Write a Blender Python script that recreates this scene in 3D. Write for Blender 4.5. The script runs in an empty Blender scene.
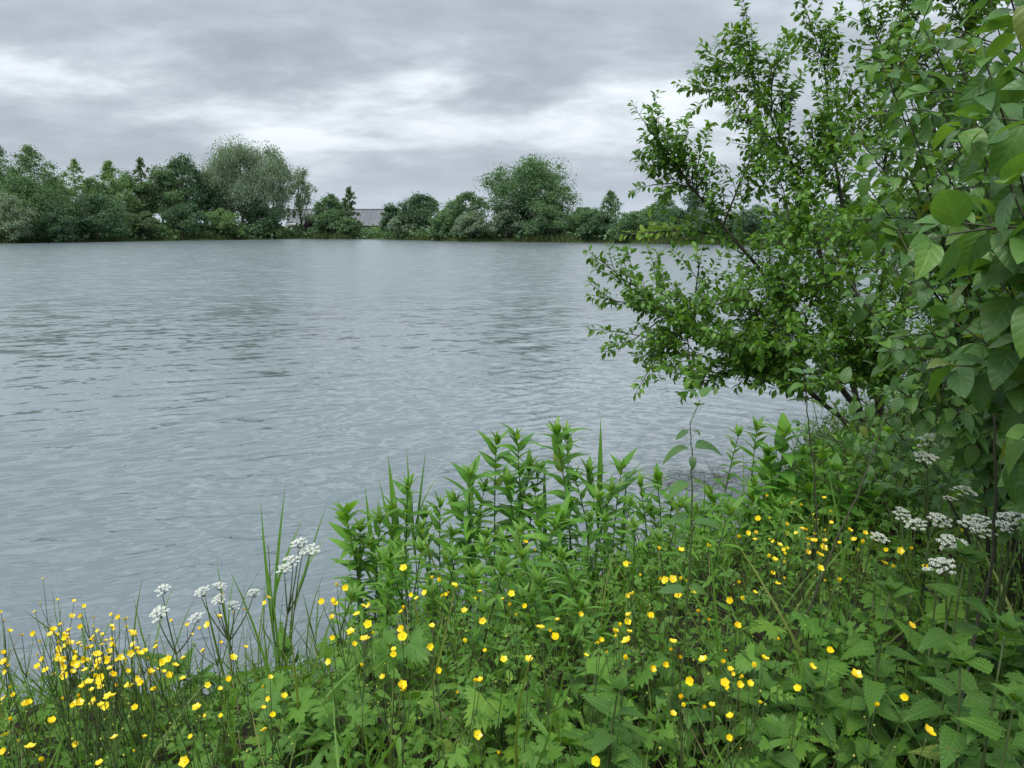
import bpy, math, random
import numpy as np
from mathutils import Matrix, Vector

R = math.radians
rng = np.random.default_rng(7)
random.seed(7)
scene = bpy.context.scene
col = scene.collection

# ------------------------------------------------------------------ camera
F = 769.0                       # focal length in pixels of a 1024 wide frame
PITCH = R(11.61)
CZ = 2.2                        # eye height above the water
cam_d = bpy.data.cameras.new('camera')
cam_d.sensor_width = 36.0
cam_d.lens = 36.0 * F / 1024.0
cam_d.clip_start = 0.05
cam_d.clip_end = 9000
cam = bpy.data.objects.new('camera', cam_d)
cam.location = (0, 0, CZ)
cam.rotation_euler = (math.pi / 2 - PITCH, 0, 0)
col.objects.link(cam)
scene.camera = cam

# ------------------------------------------------------------------ sky
SUN_EL, SUN_AZ = R(56), R(-150)      # azimuth measured from +Y towards +X
world = bpy.data.worlds.new('World')
scene.world = world
world.use_nodes = True


class N:
    """small node-tree helper"""
    def __init__(self, nt):
        self.nt = nt
        nt.nodes.clear()

    def n(self, typ, ins=None, **kw):
        nd = self.nt.nodes.new(typ)
        for k, v in kw.items():
            setattr(nd, k, v)
        if ins:
            for k, v in ins.items():
                s = nd.inputs[k]
                if hasattr(v, 'is_linked'):
                    self.nt.links.new(v, s)
                else:
                    s.default_value = v
        return nd

    def math(self, op, a, b=0.0, c=0.0, clamp=False):
        nd = self.n('ShaderNodeMath', {0: a, 1: b, 2: c}, operation=op)
        nd.use_clamp = clamp
        return nd.outputs[0]

    def mix(self, fac, a, b, typ='RGBA', blend='MIX'):
        nd = self.nt.nodes.new('ShaderNodeMix')
        nd.data_type = typ
        if typ == 'RGBA':
            nd.blend_type = blend
            sa, sb, so = nd.inputs[6], nd.inputs[7], nd.outputs[2]
        else:
            sa, sb, so = nd.inputs[2], nd.inputs[3], nd.outputs[0]
        for s, v in ((nd.inputs[0], fac), (sa, a), (sb, b)):
            if hasattr(v, 'is_linked'):
                self.nt.links.new(v, s)
            else:
                s.default_value = v
        return so

    def ramp(self, fac, stops, interp='LINEAR'):
        nd = self.n('ShaderNodeValToRGB', {0: fac})
        cr = nd.color_ramp
        cr.interpolation = interp
        while len(cr.elements) < len(stops):
            cr.elements.new(0.5)
        for e, (p, c) in zip(cr.elements, stops):
            e.position = p
            e.color = (*c, 1) if len(c) == 3 else c
        return nd.outputs[0]


def build_sky():
    t = N(world.node_tree)
    tc = t.n('ShaderNodeTexCoord')
    sep = t.n('ShaderNodeSeparateXYZ', {0: tc.outputs['Generated']})
    x, y, z = sep.outputs
    zc = t.math('MAXIMUM', z, 0.0)
    den = t.math('ADD', zc, 0.25)
    u = t.math('DIVIDE', x, den)
    v = t.math('DIVIDE', y, den)
    p = t.n('ShaderNodeCombineXYZ', {0: u, 1: v, 2: 3.7}).outputs[0]
    mp = t.n('ShaderNodeMapping', {0: p, 1: (4.3, 1.9, 0), 3: (0.85, 1.15, 1)}).outputs[0]
    big = t.n('ShaderNodeTexNoise', {'Vector': mp, 'Scale': 1.30, 'Detail': 9.0, 'Roughness': 0.54, 'Distortion': 0.15}).outputs[0]
    fine = t.n('ShaderNodeTexNoise', {'Vector': mp, 'Scale': 4.2, 'Detail': 7.0, 'Roughness': 0.58, 'Distortion': 0.3}).outputs[0]
    s = t.math('ADD', t.math('MULTIPLY', big, 0.78), t.math('MULTIPLY', fine, 0.22))
    cloud = t.ramp(s, [(0.37, (0.170, 0.191, 0.215)), (0.45, (0.210, 0.235, 0.264)), (0.51, (0.270, 0.300, 0.332)),
                       (0.56, (0.37, 0.40, 0.43)), (0.64, (0.49, 0.52, 0.545))])
    # an overcast sky brightens towards the zenith
    ov = t.math('ADD', t.math('MULTIPLY', zc, 1.54), 0.77)      # (1 + 2 sin e) / 1.3
    cloud = t.mix(1.0, cloud, t.n('ShaderNodeCombineColor', {0: ov, 1: ov, 2: ov}).outputs[0], blend='MULTIPLY')
    # far cloud dissolves into a pale band above the horizon
    hz = t.math('SUBTRACT', 1.0, t.math('DIVIDE', zc, 0.16), clamp=True)
    hz = t.math('MULTIPLY', t.math('POWER', hz, 1.3), 0.85)
    cloud = t.mix(hz, cloud, (0.275, 0.315, 0.370, 1))
    sky = t.n('ShaderNodeTexSky', sky_type='NISHITA', sun_disc=False, sun_elevation=SUN_EL, sun_rotation=SUN_AZ,
              air_density=1.2, dust_density=2.0)
    bg1 = t.n('ShaderNodeBackground', {0: sky.outputs[0], 1: 0.06})
    bg2 = t.n('ShaderNodeBackground', {0: cloud, 1: 1.0})
    mx = t.n('ShaderNodeMixShader', {0: 0.95, 1: bg1.outputs[0], 2: bg2.outputs[0]})
    t.n('ShaderNodeOutputWorld', {0: mx.outputs[0]})


build_sky()

sun_d = bpy.data.lights.new('sun', 'SUN')
sun_d.energy = 1.5
sun_d.angle = R(32)
sun_d.color = (1.0, 0.97, 0.92)
sun = bpy.data.objects.new('sun', sun_d)
sd = Vector((math.sin(SUN_AZ) * math.cos(SUN_EL), math.cos(SUN_AZ) * math.cos(SUN_EL), math.sin(SUN_EL)))
sun.rotation_euler = sd.to_track_quat('Z', 'Y').to_euler()
sun.location = sd * 50
col.objects.link(sun)

vs = scene.view_settings
vs.view_transform = 'Standard'
vs.look = 'None'
vs.gamma = 1.0
vs.exposure = 1.15
vs.use_curve_mapping = False
scene.render.engine = 'CYCLES'
cy = scene.cycles
cy.max_bounces = 7
cy.diffuse_bounces = 4
cy.glossy_bounces = 3
cy.transmission_bounces = 5
cy.transparent_max_bounces = 4
cy.use_denoising = True
cy.caustics_reflective = False
cy.caustics_refractive = False
cy.sample_clamp_indirect = 6.0

# ------------------------------------------------------------------ geometry of the view and of the land
CP, SP = math.cos(PITCH), math.sin(PITCH)


def ray(px, py):
    u = (px - 512.0) / F
    v = (384.0 - py) / F
    return np.array([u, CP + v * SP, -SP + v * CP])


def at(px, py, Y):
    d = ray(px, py)
    t = Y / d[1]
    return np.array([d[0] * t, Y, CZ + d[2] * t])


SX = np.array([-400, -60, -12, -6, -3, -1.5, -0.8, -0.3, 0.2, 0.8, 1.4, 2.0, 2.6, 3.5, 5, 10, 30, 60, 100, 140, 500.])
SY = np.array([-80, -6, 1.6, 2.5, 2.95, 3.2, 3.45, 3.75, 4.05, 4.35, 4.75, 5.7, 6.9, 7.9, 9, 13, 28, 40, 52, 60, 120.])
FX = np.array([-500, -150, -67, -50, -38, -20, -4.6, 10, 22.8, 31, 45, 80, 120, 500.])
FY = np.array([70, 88, 102, 120, 138, 128, 112, 103, 95, 86, 68, 57, 50, 40.])


def ys(x):
    return np.interp(x, SX, SY) + 0.10 * np.sin(np.asarray(x) * 2.3) + 0.05 * np.sin(np.asarray(x) * 6.1 + 1)


def yf(x):
    return np.interp(x, FX, FY) + 1.6 * np.sin(np.asarray(x) * 0.21) + 1.0 * np.sin(np.asarray(x) * 0.53 + 2) + 0.5 * np.sin(np.asarray(x) * 1.37)


def gh(x, y):
    """ground height above the water"""
    x = np.asarray(x, float)
    y = np.asarray(y, float)
    d = (ys(x) - y) * 0.88
    bump = 0.03 * np.sin(x * 3.1 + y * 1.3) + 0.02 * np.sin(x * 7.3 - y * 5.1)
    near = np.where(d >= 0, 0.03 + 0.58 * (1 - np.exp(-np.maximum(d, 0) / 0.9)) + bump * np.minimum(np.maximum(d, 0), 1),
                    np.maximum(-1.3, 0.03 + d * 0.55))
    e = y - yf(x)
    far = np.where(e >= 0, 0.03 + 0.75 * (1 - np.exp(-np.maximum(e, 0) / 3.0)) + 0.1 * np.sin(x * 0.13) * np.minimum(np.maximum(e, 0) / 20, 1),
                   np.maximum(-1.3, 0.03 + e * 0.3))
    return np.maximum(near, far)


_Y = np.arange(0.7, 14, 0.02)


def march(px, py, H):
    """first point along the pixel's ray that lies H above the bank (or above the shore line)"""
    d = ray(px, py)
    t = _Y / d[1]
    X = d[0] * t
    Z = CZ + d[2] * t
    g = gh(X, _Y)
    ok = np.where((Z <= g + H) | (_Y > ys(X) - 0.05))[0]
    i = ok[0] if len(ok) else len(_Y) - 1
    return np.array([X[i], _Y[i], Z[i]])


# ------------------------------------------------------------------ mesh helpers
def nrm(v):
    v = np.asarray(v, float)
    return v / (np.linalg.norm(v, axis=-1, keepdims=True) + 1e-12)


def frames(d, up):
    """rotation matrices whose Y is d and whose Z leans to up"""
    y = nrm(d)
    x = nrm(np.cross(y, up))
    z = np.cross(x, y)
    return np.stack([x, y, z], axis=-1)


def mk_mesh(name, V, Fc, mat=None, rnd=None, uv=None, smooth=True):
    V = np.asarray(V, np.float32)
    Fc = np.asarray(Fc, np.int32)
    me = bpy.data.meshes.new(name)
    n, m = len(V), len(Fc)
    me.vertices.add(n)
    me.vertices.foreach_set('co', V.ravel())
    me.loops.add(m * 3)
    me.loops.foreach_set('vertex_index', Fc.ravel())
    me.polygons.add(m)
    me.polygons.foreach_set('loop_start', np.arange(0, m * 3, 3, dtype=np.int32))
    me.polygons.foreach_set('use_smooth', np.full(m, smooth, dtype=bool))
    me.update(calc_edges=True)
    if rnd is not None:
        a = me.attributes.new('rnd', 'FLOAT', 'FACE')
        a.data.foreach_set('value', np.asarray(rnd, np.float32))
    if uv is not None:
        l = me.uv_layers.new(name='UVMap')
        l.data.foreach_set('uv', np.asarray(uv, np.float32)[Fc.ravel()].ravel())
    if mat is not None:
        me.materials.append(mat)
    return me


class G:
    """collects triangles"""
    def __init__(self):
        self.V, self.F, self.R, self.U, self.n = [], [], [], [], 0

    def raw(self, V, Fc, rnd=0.0, uv=None):
        V = np.asarray(V, float).reshape(-1, 3)
        Fc = np.asarray(Fc, int).reshape(-1, 3)
        self.V.append(V)
        self.F.append(Fc + self.n)
        self.R.append(np.full(len(Fc), rnd) if np.isscalar(rnd) else np.asarray(rnd))
        self.U.append(np.zeros((len(V), 2)) if uv is None else np.asarray(uv))
        self.n += len(V)

    def scatter(self, tpl, Rm, P, S, rnd=None):
        tv, tf, tu = tpl
        Nn = len(P)
        if Nn == 0:
            return
        S = np.broadcast_to(np.asarray(S, float), (Nn,))
        V = np.einsum('nij,kj->nki', Rm, tv) * S[:, None, None] + np.asarray(P)[:, None, :]
        k = len(tv)
        Fc = tf[None] + (np.arange(Nn) * k)[:, None, None]
        r = rng.random(Nn) if rnd is None else np.asarray(rnd)
        self.raw(V.reshape(-1, 3), Fc.reshape(-1, 3), np.repeat(r, len(tf)), np.tile(tu, (Nn, 1)))

    def tube(self, path, rad, sides=5, rnd=0.0):
        path = np.asarray(path, float)
        rad = np.broadcast_to(np.asarray(rad, float), (len(path),))
        tan = nrm(np.gradient(path, axis=0))
        ref = np.array([0.3, 0.2, 1.0]) if abs(tan[0][2]) < 0.9 else np.array([1.0, 0.3, 0])
        a = nrm(np.cross(tan, ref))
        b = np.cross(tan, a)
        th = np.linspace(0, 2 * np.pi, sides, endpoint=False)
        ring = a[:, None] * np.cos(th)[None, :, None] + b[:, None] * np.sin(th)[None, :, None]
        V = (path[:, None] + ring * rad[:, None, None]).reshape(-1, 3)
        fs = []
        for i in range(len(path) - 1):
            for j in range(sides):
                j2 = (j + 1) % sides
                p, q, r_, s_ = i * sides + j, i * sides + j2, (i + 1) * sides + j2, (i + 1) * sides + j
                fs += [(p, q, r_), (p, r_, s_)]
        e = (len(path) - 1) * sides
        for j in range(1, sides - 1):
            fs.append((e, e + j, e + j + 1))
        uv = np.stack([np.tile(th / 6.283, len(path)), np.repeat(np.linspace(0, 1, len(path)), sides)], -1)
        self.raw(V, fs, rnd, uv)

    def box(self, lo, hi):
        x0, y0, z0 = lo
        x1, y1, z1 = hi
        V = [(x0, y0, z0), (x1, y0, z0), (x1, y1, z0), (x0, y1, z0), (x0, y0, z1), (x1, y0, z1), (x1, y1, z1), (x0, y1, z1)]
        q = [(0, 3, 2, 1), (4, 5, 6, 7), (0, 1, 5, 4), (1, 2, 6, 5), (2, 3, 7, 6), (3, 0, 4, 7)]
        self.raw(V, [t for a, b, c, d in q for t in ((a, b, c), (a, c, d))])

    def mesh(self, name, mat, smooth=True):
        return mk_mesh(name, np.concatenate(self.V), np.concatenate(self.F), mat, np.concatenate(self.R), np.concatenate(self.U), smooth)


def link(name, data, parent=None, M=None):
    o = bpy.data.objects.new(name, data)
    col.objects.link(o)
    if parent is not None:
        o.parent = parent
    if M is not None:
        o.matrix_basis = M
    return o


def tag(o, label=None, cat=None, group=None, kind=None):
    if label:
        o['label'] = label
    if cat:
        o['category'] = cat
    if group:
        o['group'] = group
    if kind:
        o['kind'] = kind
    return o


def thing(name, loc, label, cat, group=None):
    o = link(name, None)
    o.location = [float(c) for c in loc]
    o.empty_display_size = 0.05
    return tag(o, label, cat, group)


def mat4(Rm, P, s):
    M = Matrix(((*(Rm[0] * s), P[0]), (*(Rm[1] * s), P[1]), (*(Rm[2] * s), P[2]), (0, 0, 0, 1)))
    return M


def bez(a, b, c, n=9):
    t = np.linspace(0, 1, n)[:, None]
    a, b, c = (np.asarray(q, float) for q in (a, b, c))
    return (1 - t) ** 2 * a + 2 * t * (1 - t) * b + t ** 2 * c


# ------------------------------------------------------------------ materials
def new_mat(name):
    m = bpy.data.materials.new(name)
    m.use_nodes = True
    return m, N(m.node_tree)


def leaf_mat(name, cols, trans=0.35, tcol=None, rough=0.5, veins=0.0, nv=9.0, spec=0.28, patch=0.0, blem=0.0):
    m, t = new_mat(name)
    ob = t.n('ShaderNodeObjectInfo').outputs['Random']
    at_ = t.n('ShaderNodeAttribute', attribute_name='rnd').outputs['Fac']
    f = t.math('FRACT', t.math('ADD', t.math('MULTIPLY', ob, 0.999), at_))
    k = len(cols)
    c = t.ramp(f, [(i / (k - 1), q) for i, q in enumerate(cols)])
    if patch > 0:
        geo = t.n('ShaderNodeNewGeometry').outputs['Position']
        nz = t.n('ShaderNodeTexNoise', {'Vector': geo, 'Scale': patch, 'Detail': 2.0}).outputs[0]
        c = t.mix(t.math('MULTIPLY', t.math('SUBTRACT', nz, 0.35, clamp=True), 1.4, clamp=True), c, tuple(v * w for v, w in zip(cols[0], (1.25, 1.05, 1.3))) + (1,))
    if blem > 0:
        oc = t.n('ShaderNodeTexCoord').outputs['Object']
        off = t.n('ShaderNodeVectorMath', {0: oc, 1: t.n('ShaderNodeCombineXYZ', {0: t.math('MULTIPLY', f, 37.0), 1: t.math('MULTIPLY', f, 91.0), 2: 0.0}).outputs[0]}, operation='ADD').outputs[0]
        sp = t.n('ShaderNodeTexNoise', {'Vector': off, 'Scale': blem, 'Detail': 3.0, 'Roughness': 0.6}).outputs[0]
        spot = t.n('ShaderNodeMapRange', {0: sp, 1: 0.66, 2: 0.74}).outputs[0]
        c = t.mix(spot, c, (0.13, 0.11, 0.03, 1))
        ton = t.n('ShaderNodeTexNoise', {'Vector': off, 'Scale': blem * 0.35, 'Detail': 2.0}).outputs[0]
        c = t.mix(t.math('MULTIPLY', t.math('SUBTRACT', ton, 0.3, clamp=True), 0.9), c, t.mix(1.0, c, (1.7, 1.35, 0.8, 1), blend='MULTIPLY'))
        yel = t.math('GREATER_THAN', t.math('FRACT', t.math('MULTIPLY', f, 17.31)), 0.982)
        c = t.mix(t.math('MULTIPLY', yel, 0.45), c, (0.22, 0.24, 0.05, 1))
    nrm_in = None
    if veins > 0:
        uv = t.n('ShaderNodeUVMap').outputs[0]
        s = t.n('ShaderNodeSeparateXYZ', {0: uv})
        au = t.math('ABSOLUTE', t.math('SUBTRACT', s.outputs[0], 0.5))
        ph = t.math('SUBTRACT', s.outputs[1], t.math('MULTIPLY', au, 0.75))
        wv = t.math('POWER', t.math('ABSOLUTE', t.math('SINE', t.math('MULTIPLY', ph, nv * math.pi))), 0.5)
        mid = t.math('MULTIPLY', au, 14.0, clamp=True)
        h = t.math('MULTIPLY', wv, mid)
        vc = t.mix(1.0, c, (1.35, 1.25, 1.2, 1), blend='MULTIPLY')
        c = t.mix(t.math('ADD', t.math('MULTIPLY', h, 0.6), 0.4), vc, c)
        geo = t.n('ShaderNodeNewGeometry').outputs['Position']
        nz = t.n('ShaderNodeTexNoise', {'Vector': geo, 'Scale': 260.0, 'Detail': 2.0}).outputs[0]
        hh = t.math('ADD', h, t.math('MULTIPLY', nz, 0.35))
        nrm_in = t.n('ShaderNodeBump', {'Strength': veins, 'Distance': 0.004, 'Height': hh}).outputs[0]
    ins = {'Base Color': c, 'Roughness': rough, 'Specular IOR Level': spec}
    if nrm_in is not None:
        ins['Normal'] = nrm_in
    b = t.n('ShaderNodeBsdfPrincipled', ins)
    tc = t.mix(1.0, c, (tcol or (1.9, 1.75, 0.7)) + (1,), blend='MULTIPLY')
    tr = t.n('ShaderNodeBsdfTranslucent', {0: tc})
    mx = t.n('ShaderNodeMixShader', {0: trans, 1: b.outputs[0], 2: tr.outputs[0]})
    t.n('ShaderNodeOutputMaterial', {0: mx.outputs[0]})
    return m


def plain_mat(name, c1, c2=None, rough=0.7, scale=20.0, bump=0.0, spec=0.3):
    m, t = new_mat(name)
    geo = t.n('ShaderNodeNewGeometry').outputs['Position']
    nz = t.n('ShaderNodeTexNoise', {'Vector': geo, 'Scale': scale, 'Detail': 5.0, 'Roughness': 0.6}).outputs[0]
    c = t.ramp(nz, [(0.3, c1), (0.7, c2 or c1)])
    ins = {'Base Color': c, 'Roughness': rough, 'Specular IOR Level': spec}
    if bump:
        ins['Normal'] = t.n('ShaderNodeBump', {'Strength': 0.8, 'Distance': bump, 'Height': nz}).outputs[0]
    b = t.n('ShaderNodeBsdfPrincipled', ins)
    t.n('ShaderNodeOutputMaterial', {0: b.outputs[0]})
    return m


M = {}
M['herb'] = leaf_mat('herb_leaf', [(0.080, 0.209, 0.030), (0.104, 0.264, 0.034), (0.061, 0.174, 0.030), (0.123, 0.293, 0.043)], 0.36, rough=0.45, veins=0.25, nv=8, blem=5.0)
M['herb_tip'] = leaf_mat('herb_tip_leaf', [(0.12, 0.25, 0.045), (0.15, 0.29, 0.055), (0.11, 0.22, 0.045)], 0.36, rough=0.45)
M['herb_stem'] = plain_mat('herb_stem', (0.045, 0.085, 0.025), (0.07, 0.09, 0.03), 0.6, 15)
M['nettle'] = leaf_mat('nettle_leaf', [(0.044, 0.121, 0.022), (0.064, 0.159, 0.023), (0.052, 0.127, 0.028)], 0.28, rough=0.55, veins=0.6, nv=8, blem=5.0)  # leaf green darkened in place of shade from the shrubs overhead
M['lobed'] = leaf_mat('lobed_leaf', [(0.059, 0.160, 0.024), (0.088, 0.209, 0.028), (0.066, 0.166, 0.032), (0.111, 0.231, 0.028)], 0.3, rough=0.5, veins=0.4, nv=5, blem=5.0)
M['cover'] = leaf_mat('ground_leaf', [(0.055, 0.143, 0.021), (0.095, 0.212, 0.024), (0.071, 0.167, 0.024), (0.127, 0.242, 0.032)], 0.3, rough=0.55)
M['grass'] = leaf_mat('grass_blade', [(0.079, 0.177, 0.025), (0.113, 0.226, 0.034), (0.066, 0.150, 0.025), (0.185, 0.205, 0.051)], 0.35, rough=0.45)
M['reed'] = leaf_mat('reed_blade', [(0.079, 0.191, 0.034), (0.119, 0.259, 0.043), (0.066, 0.164, 0.039)], 0.35, rough=0.4)
M['dogwood'] = leaf_mat('shrub_leaf', [(0.054, 0.135, 0.039), (0.075, 0.175, 0.039), (0.049, 0.123, 0.043), (0.098, 0.210, 0.039)], 0.34, rough=0.42, veins=0.28, nv=4.5, spec=0.4, blem=5.0)
M['plum'] = leaf_mat('tree_leaf', [(0.065, 0.156, 0.024), (0.094, 0.206, 0.024), (0.071, 0.170, 0.024), (0.122, 0.242, 0.029)], 0.34, rough=0.42, spec=0.35)
M['plum_young'] = leaf_mat('young_tree_leaf', [(0.14, 0.26, 0.045), (0.17, 0.29, 0.05), (0.18, 0.26, 0.05)], 0.34, rough=0.42)
M['bark'] = plain_mat('dark_bark', (0.03, 0.026, 0.02), (0.07, 0.062, 0.05), 0.85, 60, 0.003)
M['twig'] = plain_mat('twig_bark', (0.04, 0.034, 0.024), (0.065, 0.07, 0.04), 0.7, 40)
M['far_bark'] = plain_mat('far_bark', (0.035, 0.032, 0.027), (0.075, 0.068, 0.055), 0.9, 6)
M['yellow'] = leaf_mat('buttercup_petal', [(0.80, 0.60, 0.014), (0.86, 0.70, 0.02), (0.80, 0.56, 0.012)], 0.18, tcol=(1, 1, 1), rough=0.28, spec=0.6)
M['bud'] = plain_mat('flower_bud', (0.35, 0.36, 0.05), (0.25, 0.32, 0.06), 0.6, 80)
M['white'] = leaf_mat('white_floret', [(0.66, 0.69, 0.60), (0.78, 0.79, 0.73), (0.60, 0.65, 0.52)], 0.25, tcol=(1, 1, 1), rough=0.6)
M['fluff'] = leaf_mat('seed_fluff', [(0.7, 0.7, 0.66), (0.78, 0.78, 0.75)], 0.3, tcol=(1, 1, 1), rough=0.8)
M['dark_streak'] = leaf_mat('reflection_streaks', [(0.03, 0.04, 0.02), (0.045, 0.05, 0.025), (0.03, 0.045, 0.025)], 0.1, rough=0.35)  # dark tone of the ripple reflections, put into blade colour


def soil_material():
    m, t = new_mat('bank_soil')
    geo = t.n('ShaderNodeNewGeometry').outputs['Position']
    n1 = t.n('ShaderNodeTexNoise', {'Vector': geo, 'Scale': 4.0, 'Detail': 8.0, 'Roughness': 0.65}).outputs[0]
    n2 = t.n('ShaderNodeTexNoise', {'Vector': geo, 'Scale': 0.06, 'Detail': 5.0}).outputs[0]
    soil = t.ramp(n1, [(0.3, (0.016, 0.014, 0.010)), (0.55, (0.032, 0.028, 0.018)), (0.75, (0.03, 0.045, 0.018))])
    turf = t.ramp(n2, [(0.3, (0.05, 0.095, 0.03)), (0.7, (0.085, 0.13, 0.045))])
    far = t.n('ShaderNodeMapRange', {0: t.n('ShaderNodeSeparateXYZ', {0: geo}).outputs[1], 1: 14.0, 2: 40.0}).outputs[0]
    c = t.mix(far, soil, turf)
    b = t.n('ShaderNodeBsdfPrincipled', {'Base Color': c, 'Roughness': 0.95, 'Specular IOR Level': 0.15,
                                         'Normal': t.n('ShaderNodeBump', {'Strength': 0.9, 'Distance': 0.03, 'Height': n1}).outputs[0]})
    t.n('ShaderNodeOutputMaterial', {0: b.outputs[0]})
    return m


def water_material():
    m, t = new_mat('lake_water')
    geo = t.n('ShaderNodeNewGeometry').outputs['Position']

    def slope(rot, crest, length, det, dist, off):
        """steepness of a train of ripples whose crests run along rot degrees"""
        mp = t.n('ShaderNodeMapping', {0: geo, 1: (off, off * 0.7, 0), 2: (0, 0, R(-rot)), 3: (1 / crest, 1 / length, 1)}, vector_type='TEXTURE')
        mp.inputs[3].default_value = (crest, length, 1)
        mp.inputs[2].default_value = (0, 0, R(rot))
        nz = t.n('ShaderNodeTexNoise', {'Vector': mp.outputs[0], 'Scale': 1.0, 'Detail': det, 'Roughness': 0.5, 'Distortion': dist}).outputs[0]
        return t.math('SUBTRACT', nz, 0.5), -math.sin(R(rot)), math.cos(R(rot))
    gust = t.n('ShaderNodeTexNoise', {'Vector': t.n('ShaderNodeMapping', {0: geo, 3: (0.06, 0.17, 1)}).outputs[0], 'Scale': 1.0, 'Detail': 3.0}).outputs[0]
    g = t.n('ShaderNodeMapRange', {0: gust, 1: 0.34, 2: 0.66, 3: 0.65, 4: 1.15}).outputs[0]
    yy = t.n('ShaderNodeSeparateXYZ', {0: geo}).outputs[1]
    opn = t.n('ShaderNodeMapRange', {0: yy, 1: 6.0, 2: 60.0, 3: 0.60, 4: 1.7}).outputs[0]      # finer and livelier out on the open lake
    g = t.math('MULTIPLY', g, opn)
    sx = sy = 0.0
    for rot, crest, length, det, dist, off, amp in WAVES:
        s_, kx, ky = slope(rot, crest, length, det, dist, off)
        s_ = t.math('MULTIPLY', s_, g)
        sx = t.math('MULTIPLY_ADD', s_, amp * kx, sx)
        sy = t.math('MULTIPLY_ADD', s_, amp * ky, sy)
    rg = t.n('ShaderNodeMapRange', {0: yy, 1: 6.0, 2: 26.0, 3: 0.06, 4: 0.25}).outputs[0]      # ripples too small to build, out on the open lake
    v = t.n('ShaderNodeCombineXYZ', {0: sx, 1: sy, 2: 0.0}).outputs[0]
    v = t.n('ShaderNodeVectorMath', {0: v, 1: t.n('ShaderNodeNewGeometry').outputs['Normal']}, operation='ADD').outputs[0]
    nn = t.n('ShaderNodeVectorMath', {0: v}, operation='NORMALIZE').outputs[0]
    b = t.n('ShaderNodeBsdfPrincipled', {'Base Color': (0.112, 0.142, 0.152, 1), 'Roughness': rg, 'IOR': 1.62, 'Normal': nn})
    t.n('ShaderNodeOutputMaterial', {0: b.outputs[0]})
    return m


#        crest direction, crest length, wave length, detail, distortion, offset, steepness
WAVES = [(24, 0.80, 0.24, 4.0, 0.9, 0.0, 0.62),
         (-32, 0.60, 0.19, 4.0, 0.8, 5.3, 0.55),
         (5, 0.16, 0.06, 2.0, 0.5, 9.1, 0.30),
         (12, 2.4, 0.8, 1.0, 0.4, 2.2, 0.22),
         (80, 0.30, 0.14, 2.0, 0.4, 3.1, 0.28)]
M['soil'] = soil_material()
M['water'] = water_material()

# ------------------------------------------------------------------ the setting: ground and lake


def axis(lo, hi, dense_lo, dense_hi, step, grow):
    a = list(np.arange(dense_lo, dense_hi, step))
    s = step
    while a[-1] < hi:
        s = min(s * grow, 250)
        a.append(a[-1] + s)
    s = step
    b = [dense_lo]
    while b[-1] > lo:
        s = min(s * grow, 250)
        b.append(b[-1] - s)
    return np.array(sorted(set(b + a)))


def grid(name, xs, ys_, zf, mat, mask=None):
    X, Y = np.meshgrid(xs, ys_)
    Z = zf(X, Y)
    V = np.stack([X, Y, Z], -1).reshape(-1, 3)
    nx, ny = len(xs), len(ys_)
    i, j = np.meshgrid(np.arange(nx - 1), np.arange(ny - 1))
    a = (j * nx + i).ravel()
    Fc = np.concatenate([np.stack([a, a + 1, a + nx + 1], -1), np.stack([a, a + nx + 1, a + nx], -1)])
    return mk_mesh(name, V, Fc, mat)


gx = axis(-3500, 3500, -6, 8, 0.16, 1.08)
gy = axis(-60, 4500, -1, 10, 0.16, 1.045)
tag(link('ground', grid('ground', gx, gy, gh, M['soil'])), kind='structure')


def lake():
    """one sheet of water: rippled in relief near the bank, flat where the ripples are too small to show"""
    r = [2.0]
    while r[-1] < 600:
        r.append(r[-1] + max(0.021, 1.25 * r[-1] ** 2 / (CZ * F)) if r[-1] < 60 else r[-1] * 1.12)
    r = np.array(r)
    dr = np.gradient(r)
    th = np.concatenate([np.linspace(-180, -46, 34)[:-1], np.arange(-46, 46, 0.16), np.linspace(46, 180, 34)])
    T, Rr = np.meshgrid(np.radians(th), r)
    DR = np.maximum(np.repeat(dr[:, None], len(th), 1), 0)
    DT = np.repeat(np.gradient(th)[None], len(r), 0) * math.pi / 180 * Rr
    X, Y = Rr * np.sin(T), Rr * np.cos(T)
    q = np.random.default_rng(11)
    Xw = X + 0.15 * np.sin(Y * 1.1 + 0.5 * X) + 0.05 * np.sin(2.3 * X - 1.7 * Y)
    Yw = Y + 0.12 * np.sin(X * 1.3 - 0.4 * Y) + 0.04 * np.sin(2.9 * Y + 1.9 * X)
    gust = 0.85 + 0.38 * np.sin(0.55 * X + 0.9 * np.sin(0.4 * Y)) * np.sin(0.45 * Y + 1.0)
    Z = np.zeros_like(X)
    n = 60
    for k in range(n):
        lam = 0.075 * (0.50 / 0.075) ** q.random()
        first = k % 2 == 0
        crest = R(q.normal(24, 11) if first else q.normal(-26, 11))
        share = np.clip(0.62 - 0.10 * X, 0.22, 1.0) if first else np.clip(0.62 + 0.10 * X, 0.22, 1.0)
        kx, ky = -math.sin(crest), math.cos(crest)
        slope = WAVE_SLOPE * 1.35 * math.sqrt(2.0 / n) * (0.7 + 0.6 * q.random())
        fade = np.clip(lam / (3.2 * np.maximum(DR * abs(ky) + 0 * DR, DT * abs(kx))) - 0.5, 0, 1)
        w = 2 * math.pi / lam
        Z += slope / w * fade * share * np.sin(w * (kx * Xw + ky * Yw) + q.random() * 6.283)
    Z *= gust
    V = np.stack([X, Y, Z], -1).reshape(-1, 3)
    m, c = len(r), len(th)
    i, j = np.meshgrid(np.arange(c - 1), np.arange(m - 1))
    a = (j * c + i).ravel()
    Fc = np.concatenate([np.stack([a, a + 1 + c, a + 1], -1), np.stack([a, a + c, a + c + 1], -1)])
    me = mk_mesh('lake_water', V, Fc, M['water'])
    print('lake', len(Fc))
    tag(link('lake_water', me), kind='structure')


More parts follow.
